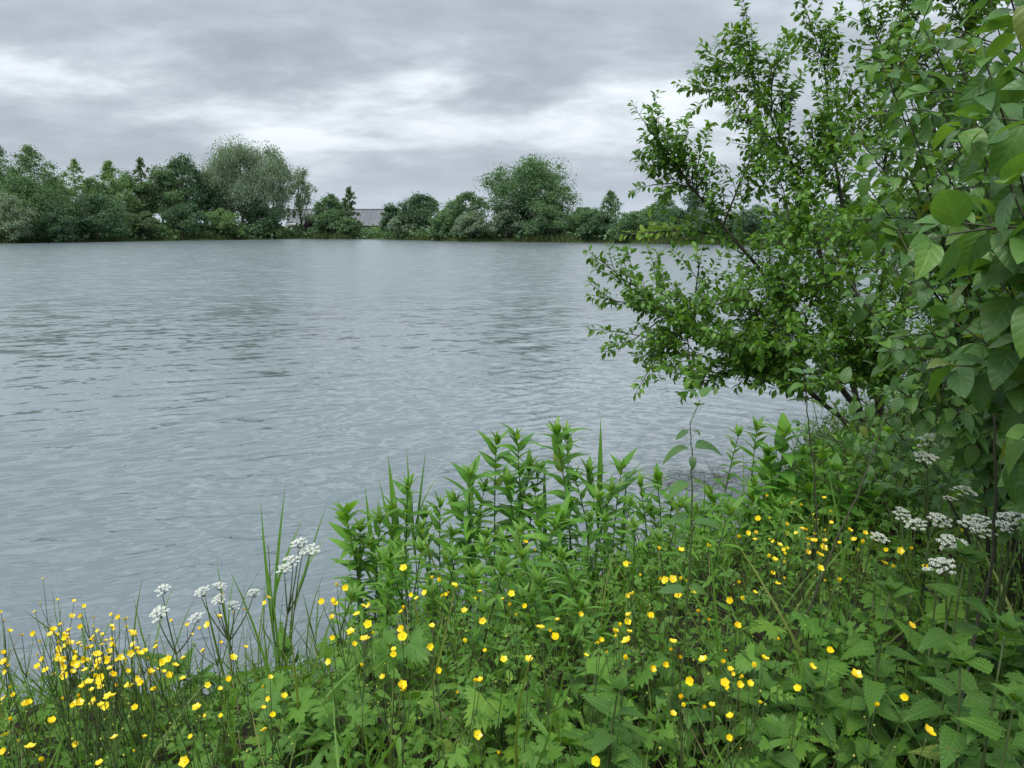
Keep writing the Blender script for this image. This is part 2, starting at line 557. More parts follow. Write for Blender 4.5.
WAVE_SLOPE = 0.23
lake()

# ------------------------------------------------------------------ leaf shapes (length along +Y, face +Z)


def strip_leaf(width, prof, n, fold=0.25, curl=0.25, serr=0.0, tip=1.0, wob=0.0):
    ts = np.linspace(0, 1, n + 1)
    V, U, Fc = [], [], []
    for i, t_ in enumerate(ts):
        w = width * prof(t_)
        if serr and 0 < i < n:
            w *= 1 + serr * (1 if i % 2 else -1)
        z = -curl * t_ * t_
        y = t_ * (1 - 0.25 * curl * t_)
        yl = y + (-0.02 if (serr and i % 2) else 0)
        wz = wob * math.sin(t_ * 9 + 1)
        V += [(-w, yl, z + fold * w + wz), (0, y, z), (w, yl, z + fold * w - wz)]
        U += [(0.5 - 0.5 * prof(t_), t_), (0.5, t_), (0.5 + 0.5 * prof(t_), t_)]
    for i in range(n):
        a, b = i * 3, (i + 1) * 3
        if i == 0:
            Fc += [(a + 1, b + 1, b), (a + 1, b + 2, b + 1)]
        elif i == n - 1:
            Fc += [(a, a + 1, b + 1), (a + 1, a + 2, b + 1)]
        else:
            Fc += [(a, a + 1, b + 1), (a, b + 1, b), (a + 1, a + 2, b + 2), (a + 1, b + 2, b + 1)]
    return np.array(V, float), np.array(Fc), np.array(U, float)


def lobed_leaf(n=42, lobes=5, deep=0.5, spread=145, teeth=0.08, seed=1, rings=2):
    r0 = np.random.default_rng(seed)
    th = np.linspace(-spread, spread, n) * math.pi / 180
    q = np.abs(np.cos((th / R(spread)) * (lobes - 1) * math.pi / 2))
    r = (1 - deep) + deep * q ** 0.8
    r *= 0.62 + 0.38 * np.cos(th * 0.5) ** 2
    r *= 1 + teeth * np.where(np.arange(n) % 2 == 0, 1, -1) * (0.7 + 0.6 * r0.random(n))
    r[0] = r[-1] = 0.22
    V, U, Fc = [(0, 0, 0)], [(0.5, 0)], []
    for k in range(1, rings + 1):
        s = k / rings
        for i in range(n):
            rr = r[i] * s
            z = 0.10 * s * (q[i] - 0.5) - 0.22 * (rr ** 2) + 0.05
            V.append((math.sin(th[i]) * rr, math.cos(th[i]) * rr + 0.0, z))
            U.append((0.5 + 0.5 * math.sin(th[i] * lobes / 2) * s, 0.5 * s + 0.3 * q[i]))
    for i in range(n - 1):
        Fc.append((0, 1 + i + 1, 1 + i))
        for k in range(rings - 1):
            a, b = 1 + k * n + i, 1 + (k + 1) * n + i
            Fc += [(a, a + 1, b + 1), (a, b + 1, b)]
    return np.array(V, float), np.array(Fc), np.array(U, float)


def join_tpl(parts):
    V, Fc, U, n = [], [], [], 0
    for (v, f, u), Rm, P, s in parts:
        V.append(v @ (Rm.T) * s + P)
        Fc.append(f + n)
        U.append(u)
        n += len(v)
    return np.concatenate(V), np.concatenate(Fc), np.concatenate(U)


def rotz(a):
    c, s = math.cos(a), math.sin(a)
    return np.array([[c, -s, 0], [s, c, 0], [0, 0, 1.]])


lance = lambda t_: math.sin(math.pi * min(1, max(0, t_)) ** 0.62) ** 0.9 if 0 < t_ < 1 else 0.0
ovate = lambda t_: (math.sin(math.pi * t_ ** 0.72) ** 0.75) if 0 < t_ < 1 else 0.0
heart = lambda t_: (math.sin(math.pi * (0.06 + 0.94 * t_) ** 0.52) ** 0.9) if 0 < t_ < 1 else 0.0
obov = lambda t_: (math.sin(math.pi * t_ ** 1.1) ** 0.8) if 0 < t_ < 1 else 0.0
blade = lambda t_: (1 - t_) ** 0.55 * min(1, 0.55 + t_ * 3)

T_LANCE = [strip_leaf(0.118, lance, 7, 0.35, c, wob=w) for c, w in ((0.15, 0), (0.4, 0.006), (0.7, 0.01), (0.3, -0.008))]
T_OVATE = [strip_leaf(0.30, ovate, 8, f, c, wob=w) for f, c, w in ((0.25, 0.3, 0.01), (0.12, 0.15, -0.015), (0.35, 0.5, 0.012), (0.2, 0.6, 0.0))]
T_NETTLE = [strip_leaf(0.30, heart, 18, 0.2, c, serr=0.10, wob=w) for c, w in ((0.3, 0.008), (0.55, 0.0), (0.15, -0.01))]
T_SMALL = [strip_leaf(0.25, obov, 4, 0.3, c) for c in (0.2, 0.45)]
T_LOBED = [lobed_leaf(44, 5, 0.68, 135, 0.11, 1), lobed_leaf(40, 3, 0.5, 120, 0.12, 2), lobed_leaf(48, 5, 0.6, 145, 0.12, 3)]
T_TERN = []
for k in range(2):
    lf = lobed_leaf(20, 3, 0.55, 80, 0.10, 5 + k, 2)
    T_TERN.append(join_tpl([(lf, rotz(0), np.array([0, 0.45, 0.02]), 0.75), (lf, rotz(1.15), np.array([-0.08, 0.30, 0]), 0.68), (lf, rotz(-1.15), np.array([0.08, 0.30, 0]), 0.68)]))
T_LOW = lobed_leaf(15, 3, 0.5, 105, 0.12, 9, 1)
T_LOWOV = strip_leaf(0.28, ovate, 3, 0.3, 0.35)
T_BLADE = strip_leaf(0.010, blade, 5, 0.5, 0.35)
T_WIDEBLADE = [strip_leaf(0.0115, lambda t_: (0.30 + 0.70 * math.sin(math.pi * min(1, t_ * 0.85 + 0.12))) * (1 - t_ ** 4), 12, 0.5, c) for c in (0.06, 0.35, 0.9)]


def pinnate(n=7, deep=0.5, size=0.3, seed=3):
    """a feathery leaf: a rachis with toothed leaflets on both sides"""
    r0 = np.random.default_rng(seed)
    lf = lobed_leaf(11, 3, deep, 75, 0.12, seed, 1)
    parts = []
    for i in range(n):
        t_ = (i + 1.2) / (n + 0.6)
        s = size * (1.15 - t_) * (0.9 + 0.2 * r0.random())
        for sg in (-1, 1):
            parts.append((lf, rotz(-sg * (1.15 - 0.35 * t_)), np.array([0, t_, -0.15 * t_ * t_]), s))
    parts.append((lf, rotz(0), np.array([0, 0.96, -0.15]), size * 0.45))
    parts.append((strip_leaf(0.012, lambda q: 1.0, 6, 0.2, 0.15), np.eye(3), np.zeros(3), 1.0))
    return join_tpl(parts)


T_PINN = [pinnate(11, 0.55, 0.25, 3), pinnate(9, 0.6, 0.28, 4)]


def leaf_meshes(nm, tpls, mat):
    return [mk_mesh(nm, v, f, mat, uv=u) for v, f, u in tpls]


_lo = strip_leaf(0.3, ovate, 2, 0.2, 0.2)
T_LOWPIN = join_tpl([(_lo, rotz(-sg * 1.0), np.array([0, t_, -0.12 * t_ * t_]), 0.42 * (1.15 - t_)) for t_ in (0.25, 0.5, 0.75) for sg in (-1, 1)] + [(_lo, rotz(0), np.array([0, 0.8, -0.1]), 0.25)])


LM_LANCE = leaf_meshes('lance_leaf', T_LANCE, M['herb'])
LM_OVATE = leaf_meshes('ovate_leaf', T_OVATE, M['dogwood'])
LM_NETTLE = leaf_meshes('nettle_leaf', T_NETTLE, M['nettle'])
LM_LOBED = leaf_meshes('lobed_leaf', T_LOBED, M['lobed'])
LM_TERN = leaf_meshes('ternate_leaf', T_TERN, M['cover'])
LM_PINN = leaf_meshes('feathery_leaf', T_PINN, M['cover'])
LM_SMALL = leaf_meshes('tree_leaf', T_SMALL, M['plum'])
LM_REED = leaf_meshes('reed_blade', T_WIDEBLADE, M['reed'])


def U(a, b):
    return a + (b - a) * random.random()


def rv():
    return rng.normal(size=3)

# ------------------------------------------------------------------ far shore


FAR_LEAF = (np.array([(-0.5, 0, 0), (0, -0.55, 0.1), (0.5, 0, 0), (0, 0.55, -0.1)], float), np.array([(0, 1, 2), (0, 2, 3)]), np.zeros((4, 2)))
FAR_WIL = (np.array([(-0.30, 0, 0), (0, -0.62, 0.1), (0.30, 0, 0), (0, 0.62, -0.1)], float), np.array([(0, 1, 2), (0, 2, 3)]), np.zeros((4, 2)))
FOL = {
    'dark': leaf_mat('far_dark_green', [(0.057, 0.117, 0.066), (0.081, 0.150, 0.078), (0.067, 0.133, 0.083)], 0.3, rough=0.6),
    'mid': leaf_mat('far_mid_green', [(0.089, 0.165, 0.083), (0.113, 0.204, 0.092), (0.098, 0.173, 0.101)], 0.3, rough=0.6),
    'bright': leaf_mat('far_fresh_green', [(0.129, 0.226, 0.092), (0.161, 0.264, 0.101), (0.137, 0.234, 0.110)], 0.32, rough=0.6),
    'willow': leaf_mat('far_grey_willow', [(0.137, 0.204, 0.137), (0.178, 0.249, 0.174), (0.154, 0.219, 0.157)], 0.3, rough=0.55),
    'brown': leaf_mat('far_brownish_green', [(0.075, 0.120, 0.060), (0.090, 0.140, 0.065), (0.080, 0.128, 0.062)], 0.3, rough=0.6),
    'purple': leaf_mat('far_purple_leaf', [(0.056, 0.043, 0.059), (0.073, 0.053, 0.066)], 0.2, rough=0.6),
}


def far_tree(name, label, px, top, wpx, fol, style, back=3.0, base_px=None, dens=1.0, group='trees on the far shore', cat='tree', lean=0.0, squash=0.7):
    d = ray(px, top)
    xr = d[0] / d[1]
    Y = 100.0
    for _ in range(30):
        Y = float(yf(xr * Y)) + back
    P = at(px, top, Y)
    g = float(gh(P[0], Y))
    H = P[2] - g
    W = wpx * Y / F / 2.0 * (1.3 if style == 'cone' else 1.15)
    root = thing(name, (P[0], Y, g), label, cat, group)
    tr = G()
    cr = G()
    r0 = rng
    cl = []      # clumps: centre, radius
    tv = H * (0.96 if style != 'bush' else 0.6)
    if style in ('round', 'bush', 'willow', 'wide'):
        n = int((84 if style != 'willow' else 90) * dens)
        lo = 0.06 if style in ('round', 'wide') else 0.02
        lobes = []
        nl = {'round': 7, 'bush': 9, 'willow': 9, 'wide': 13}[style]
        for k in range(nl):
            a = k * 2.4 + r0.random()
            t_ = (k + 0.6) / nl
            zc_ = H * (lo + 0.12 + (0.80 - lo - 0.12) * t_ ** 0.85)
            pr = math.sin(math.pi * min(1, 0.16 + 0.76 * t_)) ** 0.7 if style != 'wide' else (1.0 if t_ < 0.75 else 0.75)
            rr = W * 0.66 * pr * (0.55 + 0.45 * r0.random())
            lobes.append((np.array([rr * math.cos(a), rr * math.sin(a) * squash, zc_]), W * (0.50 if style != 'willow' else 0.42) * (0.75 + 0.4 * r0.random()) * max(0.55, pr)))
        lobes.append((np.array([lean * W, 0, H * 0.80]), min(W * 0.45, H * 0.2)))
        for c, lr in lobes:
            lr = min(lr, H * 0.26)
            m_ = max(3, n // nl)
            for k in range(m_ + 2):
                v = nrm(rv())
                v[2] = abs(v[2]) * 1.0 if r0.random() < 0.7 else v[2]
                cc = c + v * lr * (0.45 + 0.55 * r0.random())
                cc[2] = min(max(cc[2], H * lo), H * 0.965)
                cl.append((cc, lr * (0.34 + 0.28 * r0.random())))
    elif style == 'cone':
        n = int(120 * dens)
        for k in range(n):
            t_ = (k + r0.random()) / n
            z = H * (0.12 + 0.86 * t_)
            rr = W * (1.02 - t_) ** 0.55 * (0.12 + 1.0 * r0.random())
            if t_ > 0.9:
                rr *= 0.5
            a = r0.random() * 6.283
            cl.append((np.array([rr * math.cos(a), rr * math.sin(a), z]), max(0.35, W * 0.24 * (1.1 - t_ * 0.7) * (0.7 + 0.5 * r0.random()))))
    leaf = FAR_WIL if style == 'willow' else FAR_LEAF
    base_s = 0.20 * Y / 110.0
    Ps, Ds, Us, Rn = [], [], [], []
    for c, rad in cl:
        tint = r0.random()
        m_ = int(min(400, 52 + 90 * rad ** 1.7) * (1.0 if style != 'cone' else 0.7))
        v = nrm(r0.normal(size=(m_, 3)))
        q = rad * np.minimum(np.abs(r0.normal(size=(m_, 1))) * 0.75, 1.05)
        ell = np.array([1.15, 1.15, 0.8 if style != 'willow' else 1.35])
        Ps.append(c + v * q * ell)
        if style == 'willow':
            dd = r0.normal(size=(m_, 3)) * 0.45 + np.array([0, 0, -1.0])
            uu = r0.normal(size=(m_, 3))
        else:
            dd = r0.normal(size=(m_, 3))
            uu = r0.normal(size=(m_, 3)) * 0.9 + np.array([0, 0, 0.7])
        Ds.append(dd)
        Us.append(uu)
        Rn.append(np.clip(tint + 0.25 * r0.random(m_), 0, 0.99))
    Ps = np.concatenate(Ps)
    Ps[:, 2] = np.maximum(Ps[:, 2], 0.15 + 0.3 * r0.random(len(Ps)))
    Ds = np.concatenate(Ds)
    Us = np.concatenate(Us)
    cr.scatter(leaf, frames(Ds, Us), Ps, base_s * (0.45 + 0.65 * r0.random(len(Ps))) * 1.12, np.concatenate(Rn))
    # trunk and limbs
    r_t = max(0.10, H * 0.016)
    zz = np.linspace(0, tv, 9)
    wob = np.cumsum(r0.normal(size=(9, 2)) * 0.02 * H * 0.25, axis=0)
    wob[0] = 0
    path = np.stack([wob[:, 0], wob[:, 1], zz], -1)
    path[0, 2] = -0.3
    tr.tube(path, np.linspace(r_t, r_t * 0.18, 9), 7)
    pick = sorted(range(len(cl)), key=lambda i: -cl[i][1])[: (16 if style in ('willow', 'wide') else 10)]
    for i in pick:
        c = cl[i][0]
        zb = max(0.3, min(tv * 0.85, c[2] * (0.35 + 0.3 * r0.random())))
        b = np.array([np.interp(zb, zz, path[:, 0]), np.interp(zb, zz, path[:, 1]), zb])
        mid = (b + c) / 2 + np.array([0, 0, -0.06 * H * r0.random()]) + (c - b) * np.array([0.15, 0.15, 0])
        tr.tube(bez(b, mid, c, 6), np.linspace(r_t * 0.45, r_t * 0.10, 6), 5)
    link('trunk', tr.mesh('trunk', M['far_bark']), root)
    link('crown', cr.mesh('crown', FOL[fol], smooth=False), root)
    return root


def far_shore():
    g1 = 'trees on the far left shore'
    g2 = 'trees on the far right shore'
    ft = far_tree
    # left wood
    for px, top, w, lb in ((12, 172, 50, 'leftmost tree of the back row in the far left wood'), (52, 176, 50, 'back row tree behind the dark hollow at far left'), (92, 176, 50, 'back row tree behind the big round far bush'),
                           (126, 172, 46, 'back row tree behind the narrow brownish one'), (166, 172, 50, 'back row tree behind the tallest dark one'), (214, 168, 50, 'back row tree behind the left side of the willow')):
        ft('broadleaf_tree', lb, px, top, w, 'mid', 'round', 18, group='back row of the far left wood')
    ft('alder_tree', 'ragged conical tree cut by the left edge of the far wood', -4, 143, 46, 'mid', 'cone', 9, group=g1, dens=1.3)
    ft('alder_tree', 'tall ragged cone of a tree, second from the left in the far wood', 28, 145, 64, 'mid', 'cone', 8, group=g1, dens=1.7)
    ft('broadleaf_tree', 'broad dull green tree below the ragged cone at far left', 22, 178, 62, 'mid', 'round', 6, group=g1)
    ft('alder_tree', 'slender see-through conical tree rising behind the big round far bush', 73, 158, 32, 'bright', 'cone', 14, group=g1, dens=0.75)
    ft('broadleaf_tree', 'fresh green upright tree right of the slender see-through one', 108, 160, 42, 'bright', 'cone', 12, group=g1, dens=1.35)
    ft('alder_tree', 'narrow brownish conical tree in the middle of the far left wood', 140, 157, 24, 'brown', 'cone', 13, group=g1, dens=0.9)
    ft('broadleaf_tree', 'mid green tree beside the tallest dark tree of the far wood', 158, 161, 40, 'mid', 'round', 11, group=g1)
    ft('broadleaf_tree', 'tallest dark green domed tree left of the far willow', 180, 150, 48, 'dark', 'round', 10, group=g1, dens=1.2)
    ft('broadleaf_tree', 'small dark tree squeezed between the tall dark tree and the willow', 203, 164, 28, 'dark', 'round', 10, group=g1)
    ft('shore_bush', 'grey green rounded bush at the far left waterside', 8, 193, 44, 'willow', 'bush', 1.0, group=g1, cat='bush')
    ft('shore_bush', 'big dark rounded bush overhanging the far left water', 92, 195, 74, 'dark', 'bush', 1.6, group=g1, cat='bush', dens=1.3)
    ft('shore_bush', 'dark bush in the hollow left of the big rounded far bush', 54, 205, 36, 'dark', 'bush', 4.5, group=g1, cat='bush')
    ft('shore_bush', 'brownish low bush at the water below the narrow brown tree', 142, 212, 42, 'brown', 'bush', 1.2, group=g1, cat='bush')
    ft('shore_bush', 'dark low bush at the foot of the tallest dark tree', 180, 204, 50, 'dark', 'bush', 2.0, group=g1, cat='bush')
    ft('shore_bush', 'pale green bush leaning over the bank left of the willow', 219, 209, 42, 'bright', 'bush', 2.2, group=g1, cat='bush')
    ft('willow_tree', 'tall grey green willow standing on the far shore left of the barn', 238, 140, 86, 'willow', 'willow', 5, group=g1, dens=2.2)
    ft('willow_tree', 'right-hand crown of the grey willow clump on the far shore', 270, 144, 54, 'willow', 'willow', 6, group=g1, dens=1.6)
    ft('willow_tree', 'drooping smaller willow reaching out towards the barn', 298, 163, 34, 'willow', 'willow', 6.5, group=g1, dens=0.7)
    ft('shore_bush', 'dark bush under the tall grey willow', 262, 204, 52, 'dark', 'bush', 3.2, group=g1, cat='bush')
    ft('shore_bush', 'low bright bush at the waterline under the willow', 236, 227, 26, 'bright', 'bush', 0.4, group=g1, cat='bush')
    ft('shore_bush', 'low yellowish bush at the waterline right of the willow stem', 272, 229, 28, 'bright', 'bush', 0.4, group=g1, cat='bush')
    # round the barn
    ft('shore_bush', 'purple leaved bush in front of the left end of the barn', 312, 219, 16, 'purple', 'bush', 3.0, group=g1, cat='bush')
    ft('broadleaf_tree', 'rounded green tree hiding the middle of the barn', 331, 194, 38, 'mid', 'round', 3.4, group=g2)
    ft('shore_bush', 'green bush at the foot of the tree that hides the barn', 326, 212, 50, 'mid', 'bush', 1.6, group=g2, cat='bush')
    ft('birch_tree', 'thin see-through young tree in front of the barn roof', 349, 187, 16, 'brown', 'cone', 3.0, group=g2, dens=0.6)
    ft('shore_bush', 'short scrub below the thin young tree by the barn', 347, 217, 16, 'mid', 'bush', 1.2, group=g2, cat='bush')
    ft('broadleaf_tree', 'small pointed tree at the right end of the barn', 391, 204, 26, 'dark', 'round', 3.2, group=g2)
    ft('broadleaf_tree', 'domed tree right of the small pointed one by the barn', 420, 192, 42, 'dark', 'round', 4.5, group=g2)
    ft('shore_bush', 'grey green waterside bush below the domed tree', 404, 213, 44, 'willow', 'bush', 1.2, group=g2, cat='bush')
    ft('broadleaf_tree', 'rounded tree touching the left side of the great dark willow', 466, 191, 46, 'mid', 'round', 4.0, group=g2)
    ft('shore_bush', 'low waterside bush between the domed tree and the rounded one', 443, 212, 36, 'mid', 'bush', 1.5, group=g2, cat='bush')
    ft('shore_bush', 'grey green bush at the left foot of the great dark willow', 470, 212, 44, 'willow', 'bush', 1.0, group=g2, cat='bush')
    ft('willow_tree', 'great dark domed willow in the centre of the far shore', 533, 160, 100, 'mid', 'wide', 5.5, group=g2, dens=2.6, squash=0.8)
    ft('shore_bush', 'willow bush at the waterline left under the great dark willow', 505, 210, 46, 'willow', 'bush', 1.2, group=g2, cat='bush')
    ft('shore_bush', 'willow bush at the waterline right under the great dark willow', 552, 206, 56, 'mid', 'bush', 1.2, group=g2, cat='bush')
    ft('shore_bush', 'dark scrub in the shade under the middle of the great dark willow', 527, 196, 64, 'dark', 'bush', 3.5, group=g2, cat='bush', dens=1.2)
    # right hedge
    ft('alder_tree', 'small conical tree standing above the hedge right of the great willow', 611, 191, 28, 'mid', 'cone', 5, group=g2, dens=0.9)
    ft('shore_bush', 'dark waterside bush right of the great willow', 600, 212, 48, 'dark', 'bush', 1.5, group=g2, cat='bush')
    ft('shore_bush', 'dark waterside bush below the small conical tree', 634, 211, 46, 'mid', 'bush', 1.5, group=g2, cat='bush')
    ft('shore_bush', 'hedge bush filling the gap right beside the great willow', 585, 206, 40, 'mid', 'bush', 3.0, group=g2, cat='bush')
    ft('shore_bush', 'hedge bush filling the gap left of the pylon', 652, 206, 46, 'mid', 'bush', 3.2, group=g2, cat='bush')
    ft('alder_tree', 'ragged tree in front of the far pylon', 664, 197, 36, 'mid', 'cone', 4, group=g2, dens=1.0)
    ft('alder_tree', 'pointed dark tree right of the far pylon', 694, 188, 32, 'dark', 'cone', 4, group=g2, dens=1.3)
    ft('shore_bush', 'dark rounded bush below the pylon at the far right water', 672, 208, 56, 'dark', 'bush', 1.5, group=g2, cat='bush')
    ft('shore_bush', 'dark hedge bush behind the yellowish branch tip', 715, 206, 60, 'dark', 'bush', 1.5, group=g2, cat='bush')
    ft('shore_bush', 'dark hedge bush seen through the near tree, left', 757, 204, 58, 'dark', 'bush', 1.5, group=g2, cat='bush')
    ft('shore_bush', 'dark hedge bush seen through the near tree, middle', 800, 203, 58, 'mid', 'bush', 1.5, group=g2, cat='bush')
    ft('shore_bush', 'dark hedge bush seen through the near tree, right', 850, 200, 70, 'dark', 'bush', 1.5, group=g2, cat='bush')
    ft('broadleaf_tree', 'far tree almost hidden behind the near tree on the right', 905, 186, 70, 'mid', 'round', 3.0, group=g2)
    # a far belt behind, low over the field
    for k, (px, top, w) in enumerate(((-60, 170, 90), (448, 209, 40), (585, 208, 44), (648, 208, 36), (985, 190, 90))):
        ft('belt_tree', ['tree beyond the left end of the far wood', 'low far tree behind the gap left of the great willow', 'low far tree just right behind the great willow',
                         'low far tree left behind the pylon hedge', 'far tree hidden behind the near right shrub'][k], px, top, w, 'mid', 'round', 26, group='trees of the far belt')


far_shore()


def far_scrub():
    """tangle of scrub under the far trees"""
    g = G()
    n = 900
    xs = rng.uniform(-110, 60, n)
    off = rng.uniform(1.5, 9.0, n)
    Ps, Rn = [], []
    for x, o in zip(xs, off):
        y = float(yf(x)) + o
        pxx = 512 + F * x / (y * 1.02)
        hmax = 0.7 if 352 < pxx < 378 or 290 < pxx < 303 else (2.6 if pxx < 290 else 2.0)
        c = np.array([x, y, float(gh(x, y)) + hmax * 0.6 * rng.random()])
        m_ = 70
        Ps.append(c + rng.normal(size=(m_, 3)) * np.array([0.8, 0.7, 0.42]))
        Rn.append(np.clip(rng.random() + 0.2 * rng.random(m_), 0, 0.99))
    Ps = np.concatenate(Ps)
    Ps[:, 2] = np.maximum(Ps[:, 2], 0.2)
    g.scatter(FAR_LEAF, frames(rng.normal(size=Ps.shape), rng.normal(size=Ps.shape) + np.array([0, 0, 0.6])), Ps, 0.3 + 0.25 * rng.random(len(Ps)), np.concatenate(Rn))
    tag(link('far_undergrowth', g.mesh('far_undergrowth', FOL['mid'], False)), 'tangled undergrowth below the trees of the far shore', 'undergrowth', kind='stuff')


far_scrub()


def far_reeds():
    g = G()
    xs = rng.uniform(-95, 60, 15000)
    off = rng.gamma(2.0, 0.5, 15000) - 0.15
    yy = yf(xs) + off
    P = np.stack([xs, yy, np.maximum(gh(xs, yy), 0) - 0.02], -1)
    hgt = rng.uniform(0.35, 1.0, len(xs)) * (0.6 + 0.9 * np.clip(np.sin(xs * 0.35) + 0.3 * np.sin(xs * 1.1), 0, 1))
    D = rng.normal(size=(len(xs), 3)) * 0.22 + np.array([0, 0, 1.0])
    tri = (np.array([(-0.07, 0, 0), (0.07, 0, 0), (0.01, 1, 0)], float), np.array([(0, 1, 2)]), np.zeros((3, 2)))
    g.scatter(tri, frames(D, rng.normal(size=(len(xs), 3))), P, hgt)
    m = leaf_mat('far_reed', [(0.07, 0.10, 0.035), (0.09, 0.12, 0.04), (0.06, 0.10, 0.035)], 0.25, rough=0.6)
    tag(link('far_bank_grass', g.mesh('far_bank_grass', m, False)), 'rough grass and reeds along the far waterline', 'grass', kind='stuff')


far_reeds()


def barn():
    Y = 176.0
    a = at(288, 232, Y)
    b = at(398, 232, Y)
    x0, x1 = a[0], b[0]
    g = float(gh((x0 + x1) / 2, Y))
    L = x1 - x0
    root = thing('farm_barn', ((x0 + x1) / 2, Y, g), 'long low farm barn with grey roof between the far trees', 'barn')
    eave = at(370, 224.5, Y)[2] - g
    ridge = at(370, 210, Y + 6)[2] - g
    hw = L / 2
    dp = 12.0
    wall_m = plain_mat('barn_wall', (0.05, 0.046, 0.045), (0.08, 0.072, 0.068), 0.85, 0.6)
    roof_m = plain_mat('barn_roof', (0.105, 0.112, 0.124), (0.14, 0.148, 0.16), 0.75, 0.35)
    white_m = plain_mat('white_boards', (0.62, 0.63, 0.62), (0.7, 0.7, 0.69), 0.6, 1.0)
    glass_m = plain_mat('barn_glass', (0.05, 0.06, 0.07), (0.08, 0.09, 0.1), 0.15, 1.0, spec=0.6)
    w = G()
    w.box((-hw, 0, -0.5), (hw, dp, eave))
    w.raw([(-hw, 0, eave), (-hw, dp, eave), (-hw, dp / 2, ridge - 0.15), (hw, 0, eave), (hw, dp, eave), (hw, dp / 2, ridge - 0.15)], [(0, 2, 1), (3, 4, 5)])
    link('wall', w.mesh('wall', wall_m, False), root)
    r = G()
    n = 22
    for k in range(n):                       # profiled sheets, each a little proud of the next
        xa = -hw - 0.5 + k * (L + 1) / n
        xb = xa + (L + 1) / n - 0.03
        dz = 0.03 * (k % 2)
        sl = (ridge - eave) / (dp / 2)
        for sg in (0, 1):
            ya, yb = (-0.6, dp / 2) if sg == 0 else (dp + 0.6, dp / 2)
            za = eave - 0.6 * sl + dz
            V = [(xa, ya, za), (xb, ya, za), (xb, yb, ridge + dz), (xa, yb, ridge + dz)]
            V += [(x_, y_, z_ + 0.12) for x_, y_, z_ in V]
            q = [(0, 1, 2, 3), (4, 7, 6, 5), (0, 4, 5, 1), (1, 5, 6, 2), (2, 6, 7, 3), (3, 7, 4, 0)]
            r.raw(V, [t_ for a_, b_, c_, d_ in q for t_ in ((a_, b_, c_), (a_, c_, d_))])
    ro = link('roof', r.mesh('roof', roof_m, False), root)
    c = G()
    c.box((-hw - 0.5, dp / 2 - 0.25, ridge + 0.10), (hw + 0.5, dp / 2 + 0.25, ridge + 0.26))
    link('ridge_cap', c.mesh('ridge_cap', roof_m, False), ro)
    d = G()
    d.box((-hw + 0.6, -0.12, 0.2), (-hw + 3.0, -0.02, 1.9))
    tag(link('door', d.mesh('door', white_m, False), root), 'white boarded door at the left end')
    for k in range(6):
        xw = -hw + 5.5 + k * (L - 8) / 6
        f = G()
        f.box((xw, -0.10, eave - 1.35), (xw + 1.5, -0.02, eave - 0.55))
        fo = link('window', f.mesh('window', white_m, False), root)
        p = G()
        p.box((xw + 0.1, -0.13, eave - 1.25), (xw + 1.4, -0.11, eave - 0.65))
        link('pane', p.mesh('pane', glass_m, False), fo)


barn()


def pylon():
    Y = 420.0
    top = at(667, 180, Y)
    g = float(gh(top[0], Y))
    H = top[2] - g
    root = thing('electricity_pylon', (top[0], Y, g), 'distant grey lattice pylon above the right hedge', 'pylon')
    st = plain_mat('galvanised_steel', (0.28, 0.29, 0.31), (0.35, 0.36, 0.38), 0.5, 0.5)
    t_ = G()
    hw = lambda z: 3.2 * (1 - z / H) ** 1.2 + 0.45
    zs = np.linspace(0, H, 10)
    for sx, sy in ((1, 1), (1, -1), (-1, 1), (-1, -1)):
        t_.tube([(sx * hw(z), sy * hw(z), z) for z in zs], 0.16, 4)
    for i in range(9):
        a, b = hw(zs[i]), hw(zs[i + 1])
        for s in (-1, 1):
            t_.tube([(-a, s * a, zs[i]), (b, s * b, zs[i + 1])], 0.10, 4)
            t_.tube([(a, s * a, zs[i]), (-b, s * b, zs[i + 1])], 0.10, 4)
            t_.tube([(s * a, -a, zs[i]), (s * b, b, zs[i + 1])], 0.10, 4)
            t_.tube([(s * a, a, zs[i]), (s * b, -b, zs[i + 1])], 0.10, 4)
    link('tower', t_.mesh('tower', st, False), root)
    for zf_, w in ((0.70, 6.5), (0.81, 5.4), (0.92, 4.2)):
        z = H * zf_
        c = G()
        for s in (-1, 1):
            c.tube([(0, -0.5, z), (s * w, 0, z + 0.2)], 0.14, 4)
            c.tube([(0, 0.5, z), (s * w, 0, z + 0.2)], 0.14, 4)
            c.tube([(0, 0, z + 1.6), (s * w, 0, z + 0.2)], 0.12, 4)
            c.tube([(s * w, 0, z + 0.2), (s * w, 0, z - 1.4)], 0.11, 4)
        link('cross_arm', c.mesh('cross_arm', st, False), root)


pylon()

# ------------------------------------------------------------------ the small-leaved tree on the right
LAKE_TREE_BASE = np.array([3.15, 6.3, 0.0])
LAKE_TREE_BASE[2] = float(gh(LAKE_TREE_BASE[0], LAKE_TREE_BASE[1]))


def near_first(P, k=300):
    """indices of the pieces that show largest (nearest to the standpoint, inside the view)"""
    P = np.asarray(P)
    rel = P - np.array([0, 0, CZ])
    dist = np.linalg.norm(rel, axis=1)
    f = rel[:, 1] * CP - rel[:, 2] * SP
    x = rel[:, 0] / np.maximum(f, 0.01) * F + 512
    yv = 384 - (rel[:, 1] * SP + rel[:, 2] * CP) / np.maximum(f, 0.01) * F
    out = (x < 0) | (x > 1024) | (yv < 0) | (yv > 768) | (f < 0.05)
    return np.argsort(dist + out * 100)[:k]


